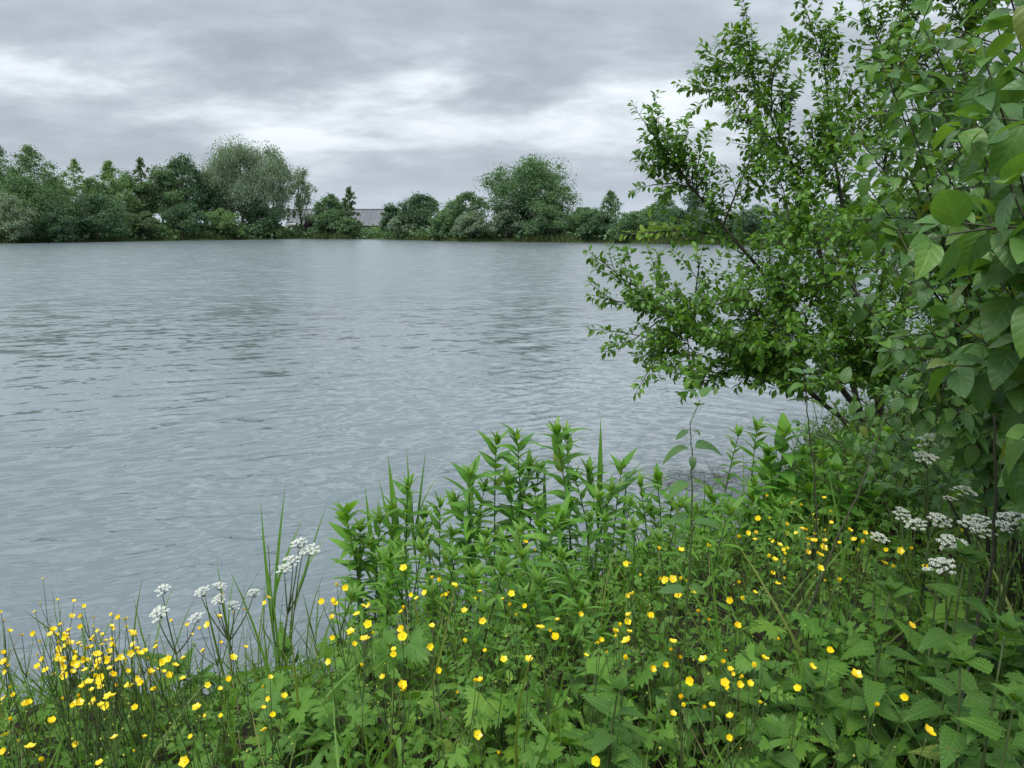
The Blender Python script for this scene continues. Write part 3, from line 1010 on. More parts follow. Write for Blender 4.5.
def put_leaves(root, name, meshes, tpls, mat, Ps, Ds, Us, Ss, young=None, rest='foliage', limit=300):
    """the nearest leaves as parts of their own, the rest joined"""
    Ps, Ds, Us, Ss = (np.asarray(q, float) for q in (Ps, Ds, Us, Ss))
    Fr = frames(Ds, Us)
    base = np.array(root.location)
    idx = near_first(Ps + base, limit)
    sel = np.zeros(len(Ps), bool)
    sel[idx] = True
    if young is not None:
        sel &= ~young
    for i in np.where(sel)[0]:
        link(name, meshes[i % len(meshes)], root, mat4(Fr[i], Ps[i], Ss[i]))
    for msk, mt, nm in ((~sel & (~young if young is not None else True), mat, rest), (young, M['plum_young'], 'young_shoot')):
        if msk is None or not np.any(msk):
            continue
        g = G()
        ii = np.where(msk)[0]
        for k, tp in enumerate(tpls):
            q = ii[k::len(tpls)]
            g.scatter(tp, Fr[q], Ps[q], Ss[q])
        tag(link(nm, g.mesh(nm, mt), root), kind='stuff')


def lake_tree():
    B = LAKE_TREE_BASE
    root = thing('lakeside_tree', B, 'small-leaved many-stemmed tree leaning out over the water on the right', 'tree')
    prim = [(668, 160, 6.0), (745, 60, 6.3), (640, 300, 5.7), (820, 40, 6.6), (905, 10, 6.4), (985, -60, 6.5), (1060, 60, 7.0)]
    sec = [(603, 262, 5.8), (625, 345, 5.6), (648, 372, 5.4), (700, 385, 5.3), (642, 234, 6.4), (740, 300, 5.0), (700, 262, 5.6), (765, 375, 5.2),
           (645, 122, 6.0), (652, 185, 6.2), (700, 90, 6.3), (745, 28, 6.3), (775, 62, 6.0), (803, 4, 6.6), (812, 130, 5.9), (755, 150, 5.8),
           (868, 20, 6.0), (910, -40, 6.4), (938, -60, 6.3), (1030, -20, 6.8), (1000, 90, 6.5), (885, 110, 5.8), (940, 200, 5.5), (990, 300, 6.0),
           (1060, 200, 6.5), (900, 300, 5.2), (850, 262, 5.0), (862, 378, 5.3), (945, 395, 5.6), (800, 210, 5.4), (835, 165, 5.6), (790, 330, 5.0), (905, 190, 5.6),
           (960, 60, 6.0), (870, 210, 5.2), (720, 340, 5.2), (680, 320, 5.4), (820, 300, 5.3), (930, 120, 6.2), (1000, 200, 6.2), 
           (770, 258, 5.3), (655, 272, 5.9), (790, 290, 5.2), (745, 285, 5.4), (815, 350, 5.0), (610, 300, 5.7), (690, 372, 5.2), (760, 340, 5.0), (800, 388, 5.0), (830, 235, 5.1), (870, 300, 5.0), (890, 250, 5.2), (780, 180, 5.7), (700, 150, 6.0), (850, 90, 6.1), (720, 60, 6.4), (880, 350, 5.1), (920, 350, 5.3), (660, 150, 6.1), (930, 260, 5.5), (960, 330, 5.6), (845, 130, 5.9), (980, 140, 6.1), (915, 60, 6.1), (950, 0, 6.3),
           (790, 100, 6.2), (840, 340, 5.2), (890, 60, 6.2), (985, 10, 6.6), (740, 118, 6.0), (665, 345, 5.6), (730, 365, 5.4)]
    bark = G()
    twigs = G()
    skel_p, skel_t, skel_r = [], [], []
    limbs = []

    def limb(p0, tgt, r_0, sag, main):
        d = tgt - p0
        L = np.linalg.norm(d)
        mid = p0 + d * 0.5 + np.array([0, 0, sag * L]) + rv() * 0.03 * L
        n = max(6, int(L / 0.16))
        path = bez(p0, mid, tgt, n)
        path[1:-1] += np.cumsum(rng.normal(size=(n - 2, 3)) * 0.012, axis=0) * np.linspace(1, 0.2, n - 2)[:, None]
        rad = np.linspace(r_0, 0.004, n) if not main else r_0 * (1 - np.linspace(0, 1, n)) ** 0.8 + 0.004
        tan = nrm(np.gradient(path, axis=0))
        for k in range(n):
            skel_p.append(path[k])
            skel_t.append(tan[k])
            skel_r.append(rad[k])
        limbs.append((path, rad, tan, main))
        return path, rad

    for k, (px, py, Y) in enumerate(prim):
        st = np.array([U(-0.16, 0.16), U(-0.16, 0.16), -0.05])
        path, rad = limb(st, at(px, py, Y) - B, U(0.019, 0.028), 0.06 if py < 200 else 0.14, True)
        g = G()
        g.tube(path, rad, 8)
        link('stem', g.mesh('stem', M['bark']), root)
    sec.sort(key=lambda q: np.linalg.norm(at(*q) - B))
    for (px, py, Y) in sec:
        tg = at(px, py, Y) - B
        P = np.array(skel_p)
        T = np.array(skel_t)
        d = tg - P
        L = np.linalg.norm(d, axis=1)
        cosang = (d * T).sum(1) / (L + 1e-6)
        cost = L + 1.2 * np.maximum(0, 0.6 - cosang) + np.where(np.array(skel_r) < 0.006, 0.7, 0) + np.where(P[:, 2] < 0.35, 2, 0)
        i = int(np.argmin(cost))
        if L[i] < 0.12:
            continue
        path, rad = limb(P[i], tg, min(0.018, skel_r[i] * 0.75), U(0.0, 0.10), False)
        g = G()
        g.tube(path, rad, 6)
        link('branch', g.mesh('branch', M['bark']), root)
    # twigs with spurs of leaves
    Ps, Ds, Us, Ss, Yg = [], [], [], [], []
    tipY = at(642, 234, 6.4) - B
    for path, rad, tan, main in limbs:
        seg = np.linalg.norm(np.diff(path, axis=0), axis=1)
        s = np.concatenate([[0], np.cumsum(seg)])
        a0 = s[-1] * (0.22 if main else 0.05)
        x = a0
        while x < s[-1] + 0.001:
            p = np.array([np.interp(x, s, path[:, k]) for k in range(3)])
            tt = nrm(np.array([np.interp(x, s, tan[:, k]) for k in range(3)]))
            f = x / s[-1]
            perp = nrm(np.cross(tt, rv()))
            perp[2] *= 0.45 if p[2] < 1.9 else 1.0
            d = nrm(tt * (0.55 + 0.3 * f) + perp * 0.85 + np.array([0, 0, 0.10 if p[2] < 1.9 else 0.22]) + rv() * 0.15)
            l = U(0.12, 0.42) * (1.0 if f < 0.8 else 0.75)
            if x + 0.04 > s[-1]:
                d, l = tt, 0.2
            q = bez(p, p + d * l * 0.5 + rv() * 0.02, p + d * l + np.array([0, 0, U(-0.04, 0.06)]), 5)
            twigs.tube(q, np.linspace(0.0038, 0.0015, 5), 4)
            m_ = int(l / 0.026)
            for k in range(m_):
                t_ = 0.12 + 0.88 * (k + random.random() * 0.5) / m_
                pt = (1 - t_) * q[0] + t_ * q[-1]
                for _ in range(2 if random.random() < 0.75 else 3):
                    lp = nrm(np.cross(d, rv()))
                    ld = nrm(lp * 0.85 + d * 0.55 + np.array([0, 0, U(-0.25, 0.25)]))
                    Ps.append(pt + ld * 0.008)
                    Ds.append(ld)
                    Us.append(np.array([0, 0, 1.0]) + rv() * 0.38)
                    Ss.append(U(0.040, 0.074))
                    Yg.append(np.linalg.norm((pt - tipY) * np.array([1, 0.7, 1.6])) < 0.36)
            x += U(0.023, 0.047) if p[2] > 2.3 - B[2] else U(0.030, 0.060)
    link('twigs', twigs.mesh('twigs', M['twig']), root)['kind'] = 'stuff'
    put_leaves(root, 'leaf', LM_SMALL, T_SMALL, M['plum'], Ps, Ds, Us, Ss, np.array(Yg))
    print('tree leaves', len(Ps))


lake_tree()

# ------------------------------------------------------------------ broad-leaved shrubs at the right


def shrub(name, label, base, targets, leaf, gap, twig_l, droop, limit=300, spread=0.12, start=0.3, thick=0.011):
    root = thing(name, base, label, 'shrub')
    Ps, Ds, Us, Ss = [], [], [], []
    tw = G()

    def leafy(path, f0):
        seg = np.linalg.norm(np.diff(path, axis=0), axis=1)
        s = np.concatenate([[0], np.cumsum(seg)])
        x = s[-1] * f0
        k = 0
        tan_ = nrm(np.gradient(path, axis=0))
        while x <= s[-1] + 1e-6:
            p = np.array([np.interp(x, s, path[:, c]) for c in range(3)])
            tt = nrm(np.array([np.interp(x, s, tan_[:, c]) for c in range(3)]))
            side = nrm(np.cross(tt, np.array([0.2, 0.1, 1.0])))
            oth = np.cross(tt, side)
            sd = side if k % 2 == 0 else oth
            for sg in (-1, 1):
                if random.random() < 0.1:
                    continue
                d = nrm(sd * sg + tt * 0.45 + np.array([0, 0, -droop * U(0.3, 1.5)]) + rv() * 0.15)
                st = p + d * U(0.006, 0.014)
                Ps.append(st)
                Ds.append(d)
                Us.append(np.array([0, -0.15, 1.0]) + rv() * 0.38)
                Ss.append(leaf * U(0.65, 1.15))
            k += 1
            x += gap * U(0.7, 1.3)
        for _ in range(2):
            Ps.append(path[-1])
            Ds.append(nrm(tan_[-1] + rv() * 0.4))
            Us.append(np.array([0, 0, 1.0]) + rv() * 0.5)
            Ss.append(leaf * U(0.4, 0.7))

    for tg in targets:
        t3 = at(*tg) - base
        st = np.array([U(-spread, spread), U(-spread, spread), -0.05])
        d = t3 - st
        L = np.linalg.norm(d)
        mid = st + d * np.array([0.30, 0.35, 0.62]) + rv() * 0.03
        n = max(8, int(L / 0.1))
        path = bez(st, mid, t3, n)
        g = G()
        g.tube(path, np.linspace(thick * U(0.7, 1.1), 0.002, n), 7)
        link('stem', g.mesh('stem', M['twig']), root)
        leafy(path, start)
        tan_ = nrm(np.gradient(path, axis=0))
        for k in range(int(n * start), n - 1):
            if random.random() < 0.62:
                perp = nrm(np.cross(tan_[k], rv()))
                dd = nrm(perp * 0.9 + tan_[k] * 0.5 + np.array([0, 0, 0.25]))
                l = twig_l * U(0.5, 1.2)
                q = bez(path[k], path[k] + dd * l * 0.5, path[k] + dd * l + np.array([0, 0, -droop * 0.2 * l]), 6)
                tw.tube(q, np.linspace(0.003, 0.0013, 6), 5)
                leafy(q, 0.25)
    link('twigs', tw.mesh('twigs', M['twig']), root)['kind'] = 'stuff'
    put_leaves(root, 'leaf', LM_OVATE, T_OVATE, M['dogwood'], Ps, Ds, Us, Ss, limit=limit)
    print(name, len(Ps))


def gpos(px, Y):
    X = (px - 512) / F * Y
    return np.array([X, Y, float(gh(X, Y))])


shrub('broad_leaved_shrub', 'near broad-leaved shrub hanging in from the right edge with large veined leaves', np.array([1.72, 1.9, float(gh(1.72, 1.9))]),
      [(1010, 185, 1.35), (1000, 262, 1.45), (1045, 90, 1.4), (1008, 335, 1.5), (1055, 200, 1.3), (988, 215, 1.5), (1035, 290, 1.35), (1000, -40, 1.9), (965, 110, 1.95), (1060, 0, 1.6), (985, 60, 1.8), (950, 240, 2.0)],
      0.100, 0.070, 0.20, 0.6, start=0.5, thick=0.006)
shrub('broad_leaved_shrub', 'second broad-leaved shrub between the small-leaved tree and the right edge', np.array([2.15, 2.9, float(gh(2.15, 2.9))]),
      [(880, 60, 2.7), (850, 130, 2.75), (905, 110, 2.6), (870, 190, 2.7), (925, 30, 2.8), (900, 250, 2.5), (850, 290, 2.7), (930, 330, 2.4), (880, 340, 2.6), (980, 180, 2.5),
       (990, 370, 2.3), (835, 380, 2.75), (940, 160, 2.6), (1010, 250, 2.6), (960, 290, 2.4), (1000, 90, 2.7), (900, 20, 2.9), (935, 90, 2.7), (975, 120, 2.6), (1020, 60, 2.6), (1030, 150, 2.4), (955, 200, 2.5), (1000, 310, 2.3), (1030, 350, 2.2), (925, 280, 2.5), (890, 150, 2.8), (1015, 0, 2.7), (980, 250, 2.4), (1040, 240, 2.3),
       (960, 60, 2.8), (990, 0, 2.8), (920, 210, 2.6), (900, 390, 2.4), (950, 400, 2.3)],
      0.068, 0.048, 0.25, 0.5, start=0.40, thick=0.005)
shrub('low_shrub', 'low tangled broad-leaved bush behind the white umbels on the right', np.array([2.25, 3.9, float(gh(2.25, 3.9))]),
      [(800, 430, 4.0), (830, 400, 4.1), (850, 440, 3.7), (880, 390, 3.9), (905, 425, 3.6), (930, 380, 3.9), (960, 420, 3.6), (985, 375, 3.8), (1010, 430, 3.5), (870, 480, 3.5),
       (930, 470, 3.4), (985, 480, 3.3), (1040, 380, 3.7), (1040, 470, 3.4), (830, 470, 3.8), (790, 470, 4.1)],
      0.056, 0.045, 0.24, 0.3, start=0.2, spread=0.6, thick=0.005)


def sapling(name, label, path, rad, leaves, leaf, bark='twig'):
    """a thin upright shoot with leaf pairs; path and leaves are points in space"""
    base = path[0]
    root = thing(name, base, label, 'sapling')
    pth = np.array(path) - base
    pth[0, 2] -= 0.04
    t_ = np.linspace(0, 1, len(pth))
    tt = np.linspace(0, 1, 24)
    sm = np.stack([np.interp(tt, t_, pth[:, c]) for c in range(3)], -1)
    sm[1:-1] += np.cumsum(rng.normal(size=(22, 3)) * 0.003, axis=0)
    g = G()
    g.tube(sm, np.linspace(rad, rad * 0.35, 24), 7)
    link('stem', g.mesh('stem', M[bark]), root)
    for f, ang, el, s in leaves:
        p = np.array([np.interp(f, tt, sm[:, c]) for c in range(3)])
        d = np.array([math.cos(ang) * math.cos(el), math.sin(ang) * math.cos(el), math.sin(el)])
        link('leaf', random.choice(LM_OVATE), root, mat4(frames(d[None], np.array([[0, -0.1, 1.0]]) + rv() * 0.1)[0], p + d * 0.008, leaf * s))


b = gpos(697, 2.05)
sapling('upright_shoot', 'single thin upright shoot with opposite leaf pairs in front of the water', [b, at(694, 560, 2.05), at(696, 460, 2.05), at(700, 400, 2.05)], 0.0036,
        [(1.0, 0.4, 1.0, 0.55), (1.0, 2.7, 0.8, 0.55), (0.985, -1.4, 0.9, 0.5), (0.93, 3.4, -0.5, 0.5), (0.93, 0.2, -0.3, 0.35), (0.80, 0.05, 0.12, 1.05), (0.80, 3.2, 0.0, 0.95),
         (0.76, -1.7, -0.7, 0.4), (0.62, 0.4, 0.0, 0.9), (0.62, 3.5, 0.0, 0.9), (0.48, -0.3, 0.1, 0.9), (0.48, 2.8, 0.1, 0.9), (0.3, 0.2, 0, 0.9), (0.3, 3.1, 0, 0.9)], 0.09, 'herb_stem')
b = gpos(818, 3.0)
sapling('upright_shoot', 'thin brown shoot topped by fresh leaves left of the low bush', [b, at(818, 520, 3.0), at(815, 440, 3.0), at(806, 375, 3.0)], 0.005,
        [(1.0, 0.4, 0.8, 0.7), (1.0, 2.9, 0.5, 0.8), (0.97, -1.2, 0.2, 0.8), (0.92, 3.3, 0.0, 0.8), (0.92, 0.1, -0.1, 0.9), (0.84, -0.5, 0.0, 0.8), (0.84, 2.5, 0.0, 0.9), (0.72, 0.2, 0.1, 0.6)], 0.085)
b = gpos(790, 2.4)
sapling('leaning_stem', 'long bare dark stem leaning right across the buttercups', [b, at(835, 540, 2.4), at(870, 455, 2.45), at(906, 365, 2.5)], 0.0045,
        [(1.0, 0.4, 0.5, 0.7), (1.0, 2.9, 0.3, 0.8), (0.9, 3.0, 0.2, 0.6), (0.9, 0.0, 0.2, 0.6)], 0.075)
b = gpos(1003, 1.9)
sapling('leaning_stem', 'bare dark upright stem close to the right edge', [b, at(998, 560, 1.9), at(1008, 420, 1.9), at(1020, 230, 1.9)], 0.0055,
        [(0.95, 3.0, 0.0, 0.8), (0.95, 0.2, 0.0, 0.8), (0.8, 2.6, 0.2, 0.8)], 0.075)

# ------------------------------------------------------------------ tall leafy waterside plants
SHOOT = []
for k in range(7):
    g = G()
    n = 7 + k % 4
    for i in range(n):
        a = i * 2.4 + k + U(-0.3, 0.3)
        el = 1.5 - 0.8 * (i / n) + U(-0.2, 0.2)
        d = np.array([[math.cos(a) * math.cos(el), math.sin(a) * math.cos(el), math.sin(el)]])
        g.scatter(T_LANCE[i % 4], frames(d, np.array([[-d[0, 0] * 0.6, -d[0, 1] * 0.6, 1.0]])), np.array([[0, 0, -0.028 * (i / n)]]), np.array([(0.062 + 0.075 * i / n) * U(0.7, 1.2)]), [0.2 * random.random()])
    SHOOT.append(g.mesh('shoot_tip', M['herb_tip']))


def herb(px, py, Y, label, group, wide=1.0, dens=1.0, lean=None, small=1.0):
    top = at(px, py, Y)
    lx = U(-0.13, 0.13) if lean is None else lean
    bx, by = top[0] + lx, Y + U(-0.06, 0.06)
    base = np.array([bx, by, max(float(gh(bx, by)), -0.12)])
    H = top[2] - base[2]
    root = thing('waterside_plant', base, label, 'plant', group)
    tp = top - base
    path = bez((0, 0, -0.05), (tp[0] * 0.25 + U(-.02, .02), tp[1] * 0.3, H * 0.55), tp, 10)
    g = G()
    g.tube(path, np.linspace(0.0055, 0.0022, 10), 6)
    link('stem', g.mesh('stem', M['herb_stem']), root)
    link('shoot_tip', random.choice(SHOOT), root, mat4(rotz(U(0, 6)) * (H / 1.0) ** 0.3, path[-1], U(0.9, 1.2) * (0.8 + 0.2 * wide)))
    tt = np.linspace(0, 1, 10)
    n = int(14 * dens * max(0.6, H))
    ph = U(0, 3)
    vig = U(0.75, 1.12) * small
    for k in range(n):
        f = 0.97 - 0.72 * (k / n) ** 1.05
        p = np.array([np.interp(f, tt, path[:, c]) for c in range(3)])
        for sg in (0, 1):
            if random.random() < 0.06:
                continue
            a = ph + k * math.pi / 2 * 1.04 + sg * math.pi + U(-0.2, 0.2)
            el = 1.1 - 1.15 * (k / n) ** 0.75 + U(-0.25, 0.25)
            d = np.array([[math.cos(a) * math.cos(el), math.sin(a) * math.cos(el), math.sin(el)]])
            s = (0.100 + 0.055 * math.sin(math.pi * min(1, 0.15 + k / n))) * U(0.65, 1.25) * vig
            Fm = frames(d, np.array([[0, 0, 1.0]]) + rv() * 0.15)[0].copy()
            Fm[:, 0] *= 1.15 * wide
            link('leaf', LM_LANCE[(k + sg) % 4], root, mat4(Fm, p, s))


gh_herb = 'leafy plants crowding the water edge'
for px, py, Y, lb in [
        (345, 512, 3.75, 'leftmost tall leafy plant of the waterside crowd'),
        (408, 486, 3.9, 'bushy leafy plant beside the broad upright reed blades'),
        (469, 474, 3.85, 'tall leafy plant left of the pair of tallest ones'),
        (496, 440, 4.1, 'left one of the tall leafy pair in the waterside crowd'),
        (517, 437, 4.05, 'right one of the tall leafy pair in the waterside crowd'),
        (556, 431, 4.0, 'tallest leafy plant with spreading leaves in the waterside crowd'),
        (567, 436, 4.2, 'leafy plant close behind the tallest spreading one'),
        (522, 556, 2.95, 'big leafy plant standing forward of the waterside crowd'),
        (640, 484, 4.1, 'leafy plant just right of the arching reed blades'),
        (657, 478, 4.25, 'tall leafy plant at the right end of the waterside crowd')]:
    herb(px, py, Y, lb, gh_herb, wide=1.1, dens=1.35, small=1.12)
for px, py, Y in [(360, 528, 3.7), (380, 520, 3.75), (392, 508, 3.85), (425, 515, 3.95), (440, 505, 4.0), (452, 535, 3.8), (480, 515, 3.8), (540, 470, 4.1), (588, 470, 4.2), (612, 490, 4.1),
                  (455, 500, 3.95), (485, 488, 4.0), (508, 480, 3.95), (530, 468, 4.15), (575, 478, 4.05), (598, 498, 3.95), (630, 505, 4.0), (650, 510, 4.05), (420, 530, 3.8), (370, 545, 3.65), (560, 520, 3.75), (685, 505, 4.1), (710, 495, 4.25),
                  (622, 466, 4.3), (672, 500, 4.2), (700, 512, 4.0), (725, 505, 4.3), (535, 505, 3.8), (590, 520, 3.7), (500, 540, 3.6), (570, 505, 3.9), (605, 520, 3.8)]:
    herb(px, py, Y, 'tall leafy green plant inside the waterside crowd', gh_herb, wide=U(0.85, 1.15), dens=1.25, small=U(0.85, 1.15))
for k in range(56):
    px = U(345, 790)
    Y = U(3.1, 3.9) + 0.5 * max(0, (px - 520) / 250)
    herb(px, U(528, 610) - 10 * max(0, Y - 3.3), Y, 'shorter leafy green plant at the foot of the waterside crowd', 'shorter plants of the waterside crowd', wide=0.9, dens=1.1, small=0.85)
for k in range(20):
    px = U(395, 800)
    Y = U(2.45, 3.3) + 0.4 * max(0, (px - 560) / 250)
    p = march(px, 640, 0.4)
    g0 = float(gh((px - 512) / F * Y, Y))
    hgt = U(0.32, 0.55)
    dd = CZ - (g0 + hgt)
    py = 384 + F * math.tan(math.atan2(dd, Y) - PITCH)
    herb(px, py, Y, 'knee-high leafy plant standing in the low herbage before the waterside crowd', 'knee-high plants of the near bank', wide=U(0.7, 1.0), dens=1.3, small=0.7)
for k in range(22):
    px = U(735, 890)
    herb(px, U(425, 525), U(3.7, 4.7), 'leafy stem in the thicket under the small-leaved tree', 'thicket under the small-leaved tree', wide=U(0.9, 1.6), dens=1.2, small=U(0.8, 1.1))
for px, py, Y, lb in [(785, 434, 4.1, 'broad-leaved plant standing alone where the bank meets the open water'), (768, 452, 4.1, 'lower broad-leaved plant left of the lone one at the water'),
                      (803, 455, 4.2, 'lower broad-leaved plant right of the lone one at the water'), (835, 470, 3.9, 'leafy plant in the shade left of the low bush')]:
    herb(px, py, Y, lb, 'broad-leaved plants by the open water', wide=1.9, dens=1.0)

# ------------------------------------------------------------------ reeds


def reed(px0, Y, blades, label, thick=0.004, stem_top=None):
    base = gpos(px0, Y)
    base[2] = max(base[2], -0.25)
    root = thing('reed', base, label, 'reed', 'reeds at the water edge')
    top = at(*stem_top) - base
    path = bez((0, 0, -0.05), (top[0] * 0.35, top[1] * 0.4, top[2] * 0.55), top, 8)
    g = G()
    g.tube(path, np.linspace(thick, thick * 0.5, 8), 6)
    link('stem', g.mesh('stem', M['herb_stem']), root)
    for f, tip, v, w in blades:
        p = np.array([np.interp(f, np.linspace(0, 1, 8), path[:, c]) for c in range(3)])
        d = at(*tip) - base - p
        L = np.linalg.norm(d)
        curl = (0.06, 0.35, 0.9)[v]
        dd = nrm(d + np.array([0, 0, curl * 0.55 * L]))
        Fm = frames(dd[None], nrm(np.array([[-dd[0] + U(-.3, .3), -0.8, 0.6]])))[0].copy()
        Fm[:, 0] *= w
        link('blade', LM_REED[v], root, mat4(Fm, p, L * 1.04))


reed(252, 3.35, [(0.45, (281, 487, 3.35), 0, 1.0), (0.3, (257, 500, 3.3), 0, 0.8), (0.55, (289, 524, 3.3), 1, 1.3)], 'tall thin reed rising alone above the left water edge', stem_top=(268, 545, 3.35))
reed(262, 3.3, [(0.5, (324, 500, 3.3), 0, 0.9), (0.6, (318, 530, 3.35), 1, 1.2)], 'thin reed slanting right beside the left white umbels', stem_top=(305, 540, 3.3))
reed(377, 3.8, [(0.55, (363, 488, 3.8), 0, 1.9), (0.5, (352, 540, 3.7), 1, 1.6)], 'reed with a broad upright blade at the left of the leafy crowd', stem_top=(368, 535, 3.8))
reed(395, 3.9, [(0.6, (389, 458, 3.9), 0, 2.6), (0.55, (378, 480, 3.9), 0, 1.3)], 'reed with the broadest upright blade left in the leafy crowd', stem_top=(396, 510, 3.9))
reed(412, 4.0, [(0.6, (404, 450, 4.0), 0, 1.3), (0.7, (425, 448, 4.0), 0, 1.0), (0.8, (430, 470, 4.0), 1, 1.0)], 'fine reed between the broad blades and the tall leafy pair', stem_top=(412, 500, 4.0))
reed(600, 4.2, [(0.5, (603, 420, 4.2), 0, 2.2), (0.6, (640, 458, 4.2), 1, 2.3), (0.7, (648, 462, 4.25), 1, 1.9), (0.55, (640, 500, 4.1), 1, 2.2), (0.65, (628, 470, 4.2), 0, 1.2)],
     'large reed with arching broad blades right of the tallest leafy plant', stem_top=(603, 465, 4.2), thick=0.006)
reed(548, 4.2, [(0.5, (543, 462, 4.2), 0, 2.0), (0.6, (530, 500, 4.2), 1, 1.5)], 'reed blade upright left of the tallest leafy plant', stem_top=(546, 500, 4.2))
reed(625, 4.3, [(0.5, (626, 480, 4.3), 0, 1.8), (0.6, (668, 458, 4.4), 2, 1.0), (0.7, (615, 500, 4.3), 1, 1.2)], 'reed with one long bowed blade at the right of the leafy crowd', stem_top=(627, 510, 4.3))
reed(218, 3.2, [(0.6, (216, 560, 3.2), 0, 0.9), (0.6, (222, 575, 3.2), 1, 0.9)], 'short thin reed among the left white umbels', stem_top=(214, 610, 3.2))
reed(305, 3.4, [(0.6, (318, 585, 3.4), 0, 1.1), (0.5, (300, 588, 3.4), 0, 0.9), (0.7, (326, 600, 3.4), 1, 1.1)], 'short reed left of the first tall leafy plant', stem_top=(308, 620, 3.4))

# ------------------------------------------------------------------ buttercups


def flower_mesh(openness, seed, size=1.0):
    r0 = np.random.default_rng(seed)
    g = G()
    pet = strip_leaf(0.46, lambda t_: (math.sin(math.pi * (0.08 + 0.80 * t_) ** 0.9)) ** 0.7 if t_ < 1 else 0.42, 4, 0.25, -0.35)
    for i in range(5):
        a = i * 2 * math.pi / 5 + r0.random() * 0.15
        el = openness + r0.normal() * 0.08
        d = np.array([[math.cos(a) * math.cos(el), math.sin(a) * math.cos(el), math.sin(el)]])
        g.scatter(pet, frames(d, np.array([[-d[0, 0], -d[0, 1], 1.2]])), np.array([[0, 0, 0.0]]), np.array([0.0165 * size]), [0.3 * r0.random()])
    # stamens
    for i in range(12):
        a = r0.random() * 6.283
        rr = 0.0035 * r0.random()
        g.tube([(0, 0, 0), (rr * math.cos(a), rr * math.sin(a), 0.005)], [0.0006, 0.0009], 3, 0.5)
    return g.mesh('flower', M['yellow'])


FLOWERS = [flower_mesh(0.35, 1), flower_mesh(0.15, 2), flower_mesh(0.6, 3), flower_mesh(0.95, 4, 0.85)]
g = G()
th = [(math.cos(a), math.sin(a)) for a in np.linspace(0, 6.283, 7)[:-1]]
vv = [(0, 0, 0)] + [(0.003 * c, 0.003 * s_, 0.002) for c, s_ in th] + [(0.0025 * c, 0.0025 * s_, 0.005) for c, s_ in th] + [(0, 0, 0.0065)]
ff = []
for i in range(6):
    j = (i + 1) % 6
    ff += [(0, 1 + j, 1 + i), (1 + i, 1 + j, 7 + j), (1 + i, 7 + j, 7 + i), (7 + i, 7 + j, 13)]
g.raw(vv, ff)
BUD = g.mesh('bud', M['bud'])

spots = """337,586 346,588 334,601 332,617 357,615 363,607 369,607 402,613 404,609 411,595 417,599 425,593 432,579 440,582 445,595 448,593 442,597 454,586 365,640 403,630 403,637 351,632 430,647
438,671 383,677 363,666 405,691 477,735 498,753 503,600 373,634 551,631 627,596 615,633 629,633 649,617 606,652 661,579 681,580 678,595 694,590 699,612 672,650 680,657 652,669 665,665 682,698
684,707 673,714 597,762 629,617 739,583 730,601 708,620 774,561 772,573 779,640 726,651 704,661 722,663 732,674 741,678 726,687 712,706 731,718 729,738 830,651 798,689 811,668 856,675 764,660
894,568 926,568 911,626 905,698 875,705 928,732 940,683 676,521 660,550 681,551 708,547 739,538 755,540 757,533 769,519 786,525 771,541 779,546 784,550 792,504 813,515 830,512 831,523 815,542
823,548 817,554 821,556 865,533 858,551 886,550 900,551 910,549 884,564 962,532 43,579 58,600 40,604 74,601 84,606 1,612 9,632 22,636 38,655 38,667 60,643 66,645 5,664 10,688 25,704 14,695
223,594 172,621 187,625 192,635 200,628 208,625 219,618 233,613 245,610 265,603 268,598 221,643 233,658 245,648 203,651 184,659 183,679 175,666 150,673 153,690 135,708 208,685 220,689 229,680
264,687 270,678 269,699 263,709 284,698 273,715 221,716 191,737 144,738 134,752 185,762 100,764 76,744 115,739 76,704 329,662 322,602 333,638 264,731 197,708 206,716 113,697 101,707 94,701
6,736 18,742 4,752 30,748 12,720 44,760 52,722""".split()
spots = [tuple(float(c) for c in q.split(',')) for q in spots]
rr = random.Random(5)
for k in range(36):     # the band of flowers before the right-hand umbels
    spots.append((rr.gauss(800, 36), rr.gauss(540, 18)))
for k in range(62):     # scattered over the middle of the bank
    spots.append((rr.uniform(330, 760), rr.gauss(635, 42)))
for k in range(150):
    while True:
        x, y = rr.gauss(96, 42), rr.gauss(655, 28)
        if 2 < x < 172 and 612 < y < 715:
            break
    spots.append((x, y))


